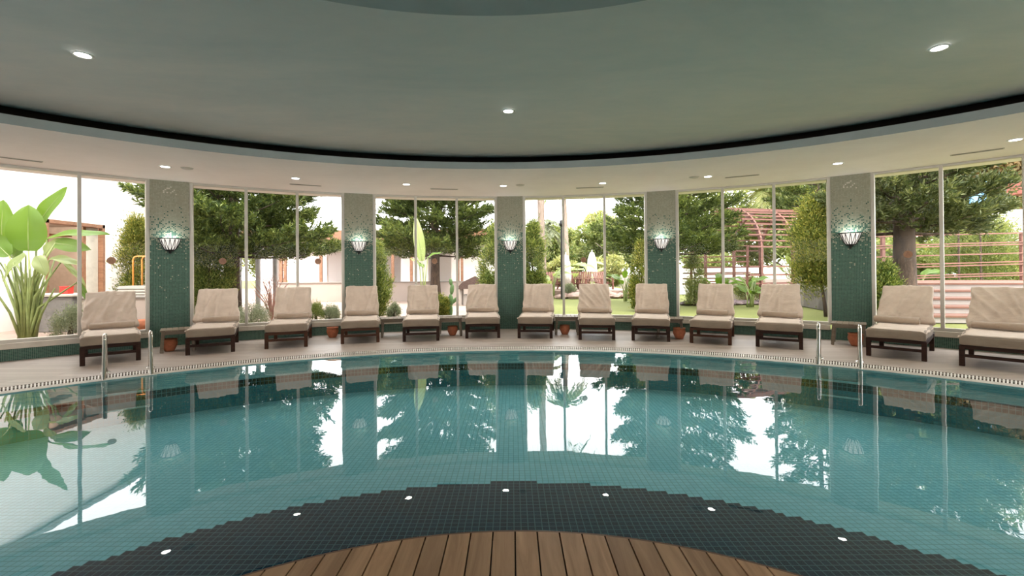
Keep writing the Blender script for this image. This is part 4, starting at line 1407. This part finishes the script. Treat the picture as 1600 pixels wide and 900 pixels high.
# low plants in the bed by the glass
def low_bush(px, d, h, R, m, lab, seed, n=2600, leaf=0.05):
    return cypress(at(px, d), d, h, R, m, lab, group='low plants in the bed', seed=seed, n=n, leaf=leaf, shape=0.1, z0=0.05, cat='plant', name='low_bush')
low_bush(493, 11.6, 0.42, 0.26, 'broad', 'low green bush between the third lounger and the lone clay pot', 21)
low_bush(515, 11.8, 0.36, 0.24, 'silver_leaf', 'grey green low bush behind the lone clay pot', 22)
low_bush(392, 11.3, 0.40, 0.42, 'silver_leaf', 'grey green low bush left of the third lounger', 23)
low_bush(615, 11.6, 0.42, 0.20, 'silver_leaf', 'round silvery bush behind the table right of the second pillar', 24)
low_bush(691, 12.2, 0.62, 0.20, 'cypress_yellow', 'yellow spiky tuft just left of the cactus', 25, leaf=0.09)
low_bush(110, 9.3, 0.55, 0.34, 'silver_leaf', 'low pale bush beside the big leaved plant', 26)
low_bush(890, 20.9, 0.5, 0.3, 'silver_leaf', 'tufted grass at the rocks left of the lawn', 27, leaf=0.12)
low_bush(1170, 17.2, 0.9, 0.55, 'broad', 'leafy bush against the pale garden wall', 28, leaf=0.1)
low_bush(1085, 16.0, 1.7, 0.5, 'broad', 'tall loose bush left of the trellis', 29, leaf=0.1)

# cactus
t = empty('cactus', (at(703, 12.3), 12.3, 0))
def pad(c, rx, rz_, tilt, parent):
    b = MB(); n = 12
    vs, fs = [], []
    b.lathe([(0.0, -1), (0.5, -0.86), (0.87, -0.5), (1, 0), (0.87, 0.5), (0.5, 0.86), (0.0, 1)], n)
    Mx = Matrix.Translation(c) @ Matrix.Rotation(tilt, 4, 'Y') @ Matrix.Diagonal((rx, 0.025, rz_, 1))
    b.v = [tuple(Mx @ Vector(v)) for v in b.v]
    return b.build('pad', M['stalk'] if False else M['cactus'], parent, smooth=True)
M['cactus'] = plain('cactus_green', (0.10, 0.18, 0.06), 0.6, var=0.2)
for c, rx, rz_, tl in [((0, 0, 0.2), .07, .2, 0.05), ((0.02, 0, 0.5), .07, .16, -0.1), ((0.05, 0, 0.78), .06, .15, 0.1), ((0.12, 0.01, 0.48), .05, .12, 0.7), ((-0.1, 0.01, 0.42), .05, .12, -0.7), ((0.02, 0, 0.98), .05, .1, -0.1)]:
    pad(Vector(c), rx, rz_, tl, t)
tag(t, 'paddle cactus seen between the fifth and sixth loungers', 'cactus')

# bare red-brown stems
t = empty('bare_shrub', (at(424, 12.0), 12.0, 0))
b = MB(); random.seed(77)
for q in range(26):
    a = random.uniform(0, 2 * PI); s_ = random.uniform(0.1, 0.5); hh = random.uniform(0.6, 1.25)
    p1 = Vector((math.cos(a) * s_ * 0.4, math.sin(a) * s_ * 0.4, hh * 0.6)); p2 = Vector((math.cos(a) * s_, math.sin(a) * s_, hh))
    b.tube([(0, 0, 0), p1, p2], [0.012, 0.008, 0.003], 5)
    for w_ in range(4):
        a2 = a + random.uniform(-1.2, 1.2)
        st = p1.lerp(p2, random.uniform(0, 0.8))
        b.tube([st, st + Vector((math.cos(a2) * 0.16, math.sin(a2) * 0.16, 0.2))], [0.005, 0.002], 4)
M['twig'] = plain('reddish_twig', (0.22, 0.11, 0.08), 0.9)
b.build('stems', M['twig'], t)
tag(t, 'bare red brown twiggy shrub behind the third lounger', 'shrub')

# ---- white building to the left, seen side on
t = empty('white_building', (-11.3, 10.0, 0))
X0 = 0.0
b = MB()
oy0, oy1, oz = 1.02, 2.62, 2.62        # opening along the wall, relative to y = 10
b.span((-5, -7.5, 0), (0, oy0, 4.8))
b2 = MB()
b = MB()
b.span((-0.25, -7.5, 0), (0, oy0, 4.75)); b.span((-0.25, oy1, 0), (0, 8.0, 4.75)); b.span((-0.25, oy0, oz), (0, oy1, 4.75))
b.build('wall', M['white_wall'], t)
b = MB(); b.span((-0.35, -7.5, 4.75), (0.08, 8.0, 4.87)); b.build('roof_edge', M['grey_metal'], t)
b = MB(); b.span((-6, -7.4, 4.6), (-0.25, 7.9, 4.7)); b.build('roof', M['white_wall'], t)
b = MB()
b.span((-0.27, oy0, oz - 0.09), (0.02, oy1, oz)); b.span((-0.27, oy0, 0), (0.02, oy0 + 0.07, oz)); b.span((-0.27, oy1 - 0.07, 0), (0.02, oy1, oz)); b.span((-0.2, oy1 - 0.5, 0), (-0.12, oy1 - 0.42, oz))
b.build('door_frame', M['brown_wood'], t)
b = MB(); b.span((-3.2, oy0 - 1.0, 0), (-3.1, oy1 + 1.2, 2.8)); b.span((-3.2, oy0 - 1.0, 2.7), (-0.25, oy1 + 1.2, 2.8)); b.span((-3.2, oy1 + 1.2, 0), (-0.25, oy1 + 1.3, 2.8)); b.span((-3.2, oy0 - 1.1, 0), (-0.25, oy0 - 1.0, 2.8))
b.build('inner_room', M['interior'], t)
b = MB()
for z in (2.05, 2.3): b.span((-1.2, oy0, z), (-0.9, oy1, z + 0.05))
b.build('inner_shelf', M['brown_wood'], t)
b = MB(); b.lathe([(0, 0.06), (0.12, 0.05), (0.16, 0.0), (0.0, 0.0)], 16, (-1.6, 1.8, 2.62)); b.build('added_lamp_disc', emit('added_lamp_glow', (1.0, 0.8, 0.6), 6), t)
l = bpy.data.lights.new('added_room_fill', 'POINT'); l.energy = 160; l.color = (1, 0.82, 0.66); l.shadow_soft_size = 0.12  # lamp and its glowing disc are added to brighten the dark opening
lo = bpy.data.objects.new('added_room_fill', l); COL.objects.link(lo); lo.parent = t; lo.location = (-1.6, 1.8, 2.5)
b = MB(); b.span((-0.14, oy1 - 0.42, 0.05), (-0.10, oy1 - 0.09, oz - 0.1)); b.build('door_leaf', M['vent_frame'], t)
tag(t, 'plain white rendered building with a brown framed opening behind the big leaved plant', 'building')

# counter with a red box near the opening
t = empty('stone_counter', (at(95, 10.3), 10.3, 0))
b = MB(); b.span((-0.6, -0.35, 0), (0.6, 0.35, 0.78)); b.build('body', M['counter'], t, bevel=0.02)
b = MB(); b.span((-0.66, -0.4, 0.78), (0.66, 0.4, 0.83)); b.build('worktop', M['vent_frame'], t, bevel=0.01)
tag(t, 'grey stone counter in front of the opening of the white building', 'counter')
t = empty('red_box', (at(104, 10.2), 10.2, 0.831))
t.scale = (0.55, 0.6, 0.75)
b = MB(); b.span((-0.17, -0.12, 0), (0.17, 0.12, 0.2)); b.build('body', M['red_paint'], t, bevel=0.015)
b = MB(); b.span((-0.18, -0.13, 0.2), (0.18, 0.13, 0.23)); b.build('lid', M['red_paint'], t, bevel=0.01)
tag(t, 'red box standing on the grey stone counter', 'box')

# sunbed-high plaster wall beside the leftmost pillar, with orange rail
t = empty('low_wall', (at(185, 10.2), 10.2, 0))
b = MB(); b.span((-0.75, -0.12, 0), (0.9, 0.12, 0.72)); b.build('wall_body', M['blush_wall'], t, bevel=0.01)
b = MB(); b.span((-0.78, -0.15, 0.72), (0.93, 0.15, 0.77)); b.build('cap', M['step_pale'], t, bevel=0.01)
tag(t, 'low pinkish garden wall behind the leftmost lounger', 'wall')
t = empty('wicker_planter', (at(217, 10.9), 10.9, 0))
b = MB(); b.span((-0.32, -0.22, 0), (0.32, 0.22, 0.98)); b.build('box', M['step_pale'], t, bevel=0.02)
b = MB()
for q in range(14): b.span((-0.325, -0.235, 0.06 + q * 0.066), (0.325, -0.22, 0.09 + q * 0.066))
b.build('weave', M['vent_frame'], t)
tag(t, 'pale woven planter box left of the leftmost tiled pillar', 'planter')
t = empty('orange_handrail', (at(216, 11.3), 11.3, 0))
for q, px in enumerate((208, 222)):
    b = MB()
    x = at(px, 11.3) - at(216, 11.3)
    b.tube([(x, 0, 0), (x, 0, 1.62), (x + 0.03, 0, 1.68), (x + 0.1, 0, 1.7), (x + 0.45, 0.1, 1.7)], 0.018, 8)
    b.build('rail', M['orange_paint'], t, smooth=True)
tag(t, 'bent orange handrail in front of the golden shrub', 'rail')

# ---- terrace house beyond
t = empty('terrace_house', (at(600, 27), 27, 0))
b = MB()
xl, xr = at(405, 27) - at(600, 27), at(775, 27) - at(600, 27)
openings = [(-6.3, -5.1), (-3.4, -2.2), (-0.4, 1.0), (2.6, 4.0)]
x = xl
for o0, o1 in openings:
    b.span((x, 0, 0), (o0, 0.25, 3.1)); b.span((o0, 0, 2.5), (o1, 0.25, 3.1)); x = o1
b.span((x, 0, 0), (xr, 0.25, 3.1))
b.build('wall', M['white_wall'], t)
b = MB(); b.span((xl, 3.5, 0), (xr, 3.6, 3.1)); b.build('rear_wall', M['white_wall'], t)
b = MB(); b.span((xl - 0.3, -1.6, 3.1), (xr + 0.2, 3.8, 3.28)); b.span((xl - 0.3, -1.7, 3.05), (xr + 0.2, -1.55, 3.6)); b.build('roof', M['brown_wood'], t)
for q, px in enumerate((440, 446, 502, 560, 614, 643, 716, 722)):
    x = at(px, 25.6) - at(600, 27)
    b = MB(); b.span((x - 0.07, -1.5, 0), (x + 0.07, -1.36, 3.1)); b.build('post', M['brown_wood'], t)
tag(t, 'long white terrace house with brown posts and a flat timber roof edge', 'building')

t = empty('garden_wall', (at(610, 19.6), 19.6, 0))
b = MB(); b.span((at(432, 19.6) - at(610, 19.6), -0.12, 0), (at(776, 19.6) - at(610, 19.6), 0.12, 0.80)); b.build('wall_body', M['blush_wall'], t)
b = MB(); b.span((at(430, 19.6) - at(610, 19.6), -0.16, 0.80), (at(778, 19.6) - at(610, 19.6), 0.16, 0.84)); b.build('cap', M['step_pale'], t)
tag(t, 'long low blush coloured wall along the terrace left of the middle pillar', 'wall')

t = empty('open_pavilion', (at(402, 16.2), 16.2, 0))
for px in (374, 403, 430):
    x = at(px, 16.2) - at(402, 16.2)
    b = MB(); b.span((x - 0.06, -0.06, 0), (x + 0.06, 0.06, 2.9)); b.build('post', M['grey_metal'], t, bevel=0.008)
b = MB(); b.span((-0.85, -0.08, 2.9), (0.85, 0.08, 3.05)); b.build('beam', M['brown_wood'], t)
tag(t, 'three grey posts carrying a timber beam under the big conifer', 'pavilion')

# small canopy
t = empty('canopy_shelter', (at(742, 17), 17, 0))
for sx in (-0.5, 0.5):
    for sy in (-0.35, 0.35):
        b = MB(); b.span((sx - 0.035, sy - 0.035, 0), (sx + 0.035, sy + 0.035, 0.72)); b.build('post', M['step_pale'], t)
b = MB()
b.add([(-0.66, -0.5, 0.62), (0.66, -0.5, 0.62), (0.66, 0.5, 0.62), (-0.66, 0.5, 0.62), (-0.45, -0.3, 0.86), (0.4, -0.3, 0.86), (0.4, 0.3, 0.86), (-0.45, 0.3, 0.86), (0.0, 0, 1.08)],
      [(0, 3, 2, 1), (0, 1, 5, 4), (1, 2, 6, 5), (2, 3, 7, 6), (3, 0, 4, 7), (4, 5, 8), (5, 6, 8), (6, 7, 8), (7, 4, 8)])
b.build('roof', M['thatch'], t)
b = MB(); b.span((-0.42, -0.28, 0.0), (0.42, 0.28, 0.4)); b.build('box', M['step_pale'], t, bevel=0.02)
tag(t, 'small dark brown peaked canopy on pale posts left of the middle pillar', 'canopy')

# parasols, lamp post
def parasol(px, d, ztop, r, lab):
    t = empty('closed_parasol', (at(px, d), d, 0))
    zb = ztop * 0.30
    b = MB()
    prof = [(0.0, ztop), (r * 0.35, ztop - 0.08), (r * 0.7, ztop * 0.8), (r * 0.85, ztop * 0.5), (r * 0.8, zb), (0.0, zb + 0.02)]
    b.lathe(prof, 24)
    vs = []
    for x, y, z in b.v:
        a = math.atan2(y, x); k = 1 + 0.12 * math.cos(8 * a); vs.append((x * k, y * k, z))
    b.v = vs
    b.build('canopy', M['canvas'], t, smooth=True)
    b = MB(); b.tube([(0, 0, 0), (0, 0, ztop + 0.08)], 0.025, 8); b.build('pole', M['white_trim'], t)
    b = MB(); b.span((-0.3, -0.3, 0), (0.3, 0.3, 0.08)); b.build('base', M['step_pale'], t)
    tag(t, lab, 'parasol', 'closed white parasols on the far terrace')
parasol(925, 24, 2.25, 0.30, 'closed white parasol standing clear behind the red garden chairs')
parasol(884, 22, 2.05, 0.28, 'closed white parasol behind the dark lamp post')
t = empty('lamp_post', (at(877.5, 20), 20, 0))
b = MB(); b.tube([(0, 0, 0), (0, 0, 3.2)], [0.05, 0.035], 10); b.build('pole', M['black_metal'], t)
b = MB(); b.lathe([(0.0, 3.5), (0.06, 3.46), (0.1, 3.3), (0.07, 3.2), (0.0, 3.2)], 12); b.build('lamp_head', M['black_metal'], t, smooth=True)
tag(t, 'slim dark lamp post between the two palm trunks', 'lamp post')

# red garden chairs on the terrace
def garden_chair():
    t = empty('garden_chair')
    for sx in (-0.3, 0.3):
        b = MB(); b.span((sx - 0.03, -0.3, 0), (sx + 0.03, -0.24, 0.55)); b.build('leg', M['red_wood'], t)
        b = MB(); b.beam((sx, 0.35, 0), (sx, 0.1, 0.4), 0.05, 0.05); b.build('leg', M['red_wood'], t)
        b = MB(); b.span((sx - 0.05, -0.32, 0.55), (sx + 0.05, 0.3, 0.58)); b.build('armrest', M['red_wood'], t)
    b = MB()
    for q in range(6): b.span((-0.28, -0.28 + q * 0.09, 0.33 - q * 0.012), (0.28, -0.21 + q * 0.09, 0.35 - q * 0.012))
    b.build('seat', M['red_wood'], t)
    b = MB()
    for q in range(6):
        x = -0.25 + q * 0.1
        b.beam((x, 0.18, 0.25), (x * 1.1, 0.42, 0.95), 0.08, 0.02)
    b.build('backrest', M['red_wood'], t)
    return t
gc = garden_chair()
for i, (px, d, rz, lab) in enumerate([(866, 22.2, 20, 'left of the dark lamp post'), (895, 22.6, -12, 'just right of the dark lamp post'), (909, 22.4, -30, 'left of the closed parasol'), (943, 22.3, 25, 'right of the closed parasol')]):
    o = gc if i == 0 else copy_tree(gc)
    o.location = (at(px, d), d, 0.32); o.rotation_euler = (0, 0, rad(rz)); o.scale = (1.1, 1.1, 0.92)
    tag(o, 'red brown slatted garden chair on the far terrace ' + lab, 'garden chair', 'red garden chairs on the far terrace')
# raised far terrace
b = MB(); b.span((at(846, 21.3), 21.3, -0.02), (at(985, 21.3), 27.5, 0.32))
t = b.build('raised_terrace', M['stone'], bevel=0.02); tag(t, 'raised stone terrace beyond the lawn carrying the red garden chairs', 'terrace')
b = MB(); b.span((at(970, 24.5), 24.3, 0.0), (at(1060, 24.5), 24.6, 1.0))
t = b.build('terrace_wall', M['blush_wall']); tag(t, 'pale rear wall of the far raised terrace', 'wall')

# rocks
def rock(px, d, s_, m, lab, grp, seed, z=0.0):
    r_ = random.Random(seed)
    b = MB(); n = 9
    prof = [(0.0, 0.0), (0.8, 0.02), (1.0, 0.3), (0.85, 0.62), (0.45, 0.8), (0.0, 0.84)]
    b.lathe(prof, n)
    b.v = [(x * s_ * r_.uniform(0.8, 1.2), y * s_ * r_.uniform(0.75, 1.1) , z0 * s_ * 0.8 * r_.uniform(0.85, 1.15)) for x, y, z0 in b.v]
    o = b.build('garden_rock', m); o.location = (at(px, d), d, z - 0.01); o.rotation_euler = (0, 0, r_.uniform(0, 6))
    tag(o, lab, 'rock', grp)
for i, px in enumerate((876, 887, 899, 912, 924, 951, 962, 973, 984, 996, 1008)):
    rock(px, 20.6 + 0.2 * (i % 2), 0.30 + 0.07 * ((i * 7) % 3), M['stone'], 'one of the pinkish rocks edging the far terrace beyond the lawn', 'pinkish rocks at the far terrace', i)
k = 0
for row in range(2):
    for px in range(1070, 1302, 9):
        k += 1
        rock(px + 4 * row, 16.2 + 0.35 * row + 0.1 * (k % 3), 0.17 + 0.03 * (k % 3), M['dark_stone'], 'one of the small purple grey stones edging the lawn below the red arch', 'stones edging the lawn below the arch', 50 + k)

# garden wall behind arch
b = MB(); b.span((at(1140, 17.9), 17.9, 0), (at(1345, 17.9), 18.15, 0.86))
t = b.build('garden_wall', M['blush_wall']); tag(t, 'pale low wall behind the lawn stones below the red arch', 'wall')
b = MB(); b.span((at(1060, 23), 23, 0), (at(1320, 23), 23.3, 1.35))
t = b.build('boundary_wall', M['white_wall']); tag(t, 'white wall seen through the trellis slats of the arch', 'wall')

# red timber arched pergola
t = empty('arched_pergola', (at(1196, 18.0), 18.0, 0), rad(14))
Lx0, Lx1 = -1.6, 1.2
Rv = 1.5
zs_ = 2.05
ribs = [Lx0, (Lx0 + Lx1) / 2, Lx1]
for x in ribs:
    pts = [(x, -Rv, 0.0), (x, -Rv, 0.9)] + [(x, -Rv * math.cos(PI * q / 16), zs_ + Rv * 1.0 * math.sin(PI * q / 16)) for q in range(17)] + [(x, Rv, 0.9), (x, Rv, 0)]
    b = MB()
    for p, q in zip(pts[:-1], pts[1:]):
        b.beam(p, q, 0.07, 0.12)
    b.build('arch_rib', M['red_wood'], t)
for q in range(23):
    a = PI * q / 22
    y, z = -Rv * 1.03 * math.cos(a), zs_ + Rv * 1.03 * math.sin(a)
    b = MB(); b.beam((Lx0 - 0.5, y, z), (Lx1 + 0.12, y, z), 0.05, 0.05); b.build('slat', M['red_wood'], t)
for z in (0.45, 0.75, 1.05, 1.35):
    for y in (-Rv, Rv):
        b = MB(); b.beam((Lx0 - 0.5, y, z), (Lx1 + 0.1, y, z), 0.05, 0.06); b.build('slat', M['red_wood'], t)
tag(t, 'red timber barrel arch pergola of curved ribs and thin slats', 'pergola')
# flat trellis to the left of the arch
t = empty('slatted_trellis', (at(1120, 16.8), 16.8, 0), rad(-6))
for x in (-0.95, 0.15, 1.05):
    b = MB(); b.beam((x, 0, 0), (x + 0.18, 0.35, 2.15), 0.08, 0.08); b.build('post', M['red_wood'], t)
for q in range(8):
    z = 0.72 + q * 0.2
    b = MB(); b.beam((-1.2 + 0.02 * q, 0.16 * z, z), (1.25, 0.16 * z, z + 0.02), 0.05, 0.045); b.build('slat', M['red_wood'], t)
tag(t, 'leaning red timber trellis left of the barrel arch', 'trellis')
# trellis behind the thick trunk
t = empty('slatted_trellis', (at(1480, 14.0), 14.0, 0), rad(2))
for x in (-2.0, -1.3, 2.45):
    b = MB(); b.beam((x, 0.04, 0), (x, 0.04, 2.35), 0.1, 0.08); b.build('post', M['red_wood'], t)
for z in (2.28, 2.0, 1.93, 1.66, 1.40, 1.32, 1.05, 0.98):
    b = MB(); b.beam((-2.3, -0.03, z - 0.06), (2.6, -0.03, z + 0.04), 0.03, 0.036); b.build('slat', M['red_wood'], t)
tag(t, 'long red timber trellis of level rails behind the thick trunk', 'trellis')
# pale steps with red brown edges
t = empty('garden_steps', (11.3, 10.1, 0), rad(-12))
for q in range(5):
    b = MB(); b.span((-2.6, q * 0.55, 0), (3.5, q * 0.55 + 3.0, 0.17 * (q + 1) - 0.045)); b.build('riser', M['step_pale'], t)
    b = MB(); b.span((-2.62, q * 0.55 - 0.03, 0.17 * (q + 1) - 0.045), (3.5, q * 0.55 + (0.6 if q < 4 else 3.0), 0.17 * (q + 1))); b.build('tread', M['step_edge'], t)
tag(t, 'wide pale garden steps with red brown edges at the right', 'steps')

# slide, canopy and white parapet far right
t = empty('water_slide', (at(1517, 16), 16, 0))
b = MB()
pts = [(0.6, 0, 5.3), (0.25, -0.1, 5.1), (0.1, -0.3, 4.4), (-0.1, -0.5, 3.9), (-0.7, -0.6, 3.7)]
for p, q in zip(pts[:-1], pts[1:]):
    b.beam(p, q, 0.62, 0.08)
    for sx in (-0.3, 0.3): b.beam((p[0] + sx, p[1], p[2] + 0.12), (q[0] + sx, q[1], q[2] + 0.12), 0.06, 0.26)
b.build('chute', M['blue_slide'], t)
t.scale = (0.7, 0.7, 0.78)
for x, z in ((0.5, 5.1), (-0.6, 3.6)):
    b = MB(); b.tube([(x, 0, 0), (x, 0, z)], 0.04, 8); b.build('support', M['bark'], t)
tag(t, 'light blue water slide high among the trees at the right', 'slide')
t = empty('red_canopy', (at(1640, 17), 17, 0.38))
b = MB(); b.span((-0.75, -0.8, 3.65), (1.4, 0.8, 4.15)); b.build('roof', M['red_canopy'], t, bevel=0.03)
for x in (-0.65, 1.3):
    b = MB(); b.span((x - 0.05, -0.05, -0.38), (x + 0.05, 0.05, 3.65)); b.build('post', M['grey_metal'], t)
tag(t, 'faded red flat canopy at the upper right behind the glass', 'canopy')
b = MB(); b.span((at(1538, 24), 24, 0), (at(1640, 24), 24.4, 4.3))
t = b.build('white_outbuilding', M['white_wall']); tag(t, 'white outbuilding wall glimpsed among the trees at the right', 'building')

# round red stool near left pillar
t = empty('clay_bowl', (at(224, 9.55), 9.55, 0.0))
b = MB(); b.lathe([(0, 0), (0.12, 0), (0.2, 0.16), (0.22, 0.3), (0.2, 0.3), (0.16, 0.2), (0, 0.2)], 20); b.build('bowl', M['terracotta'], t, smooth=True)
tag(t, 'clay bowl outside the glass right of the leftmost lounger', 'bowl')
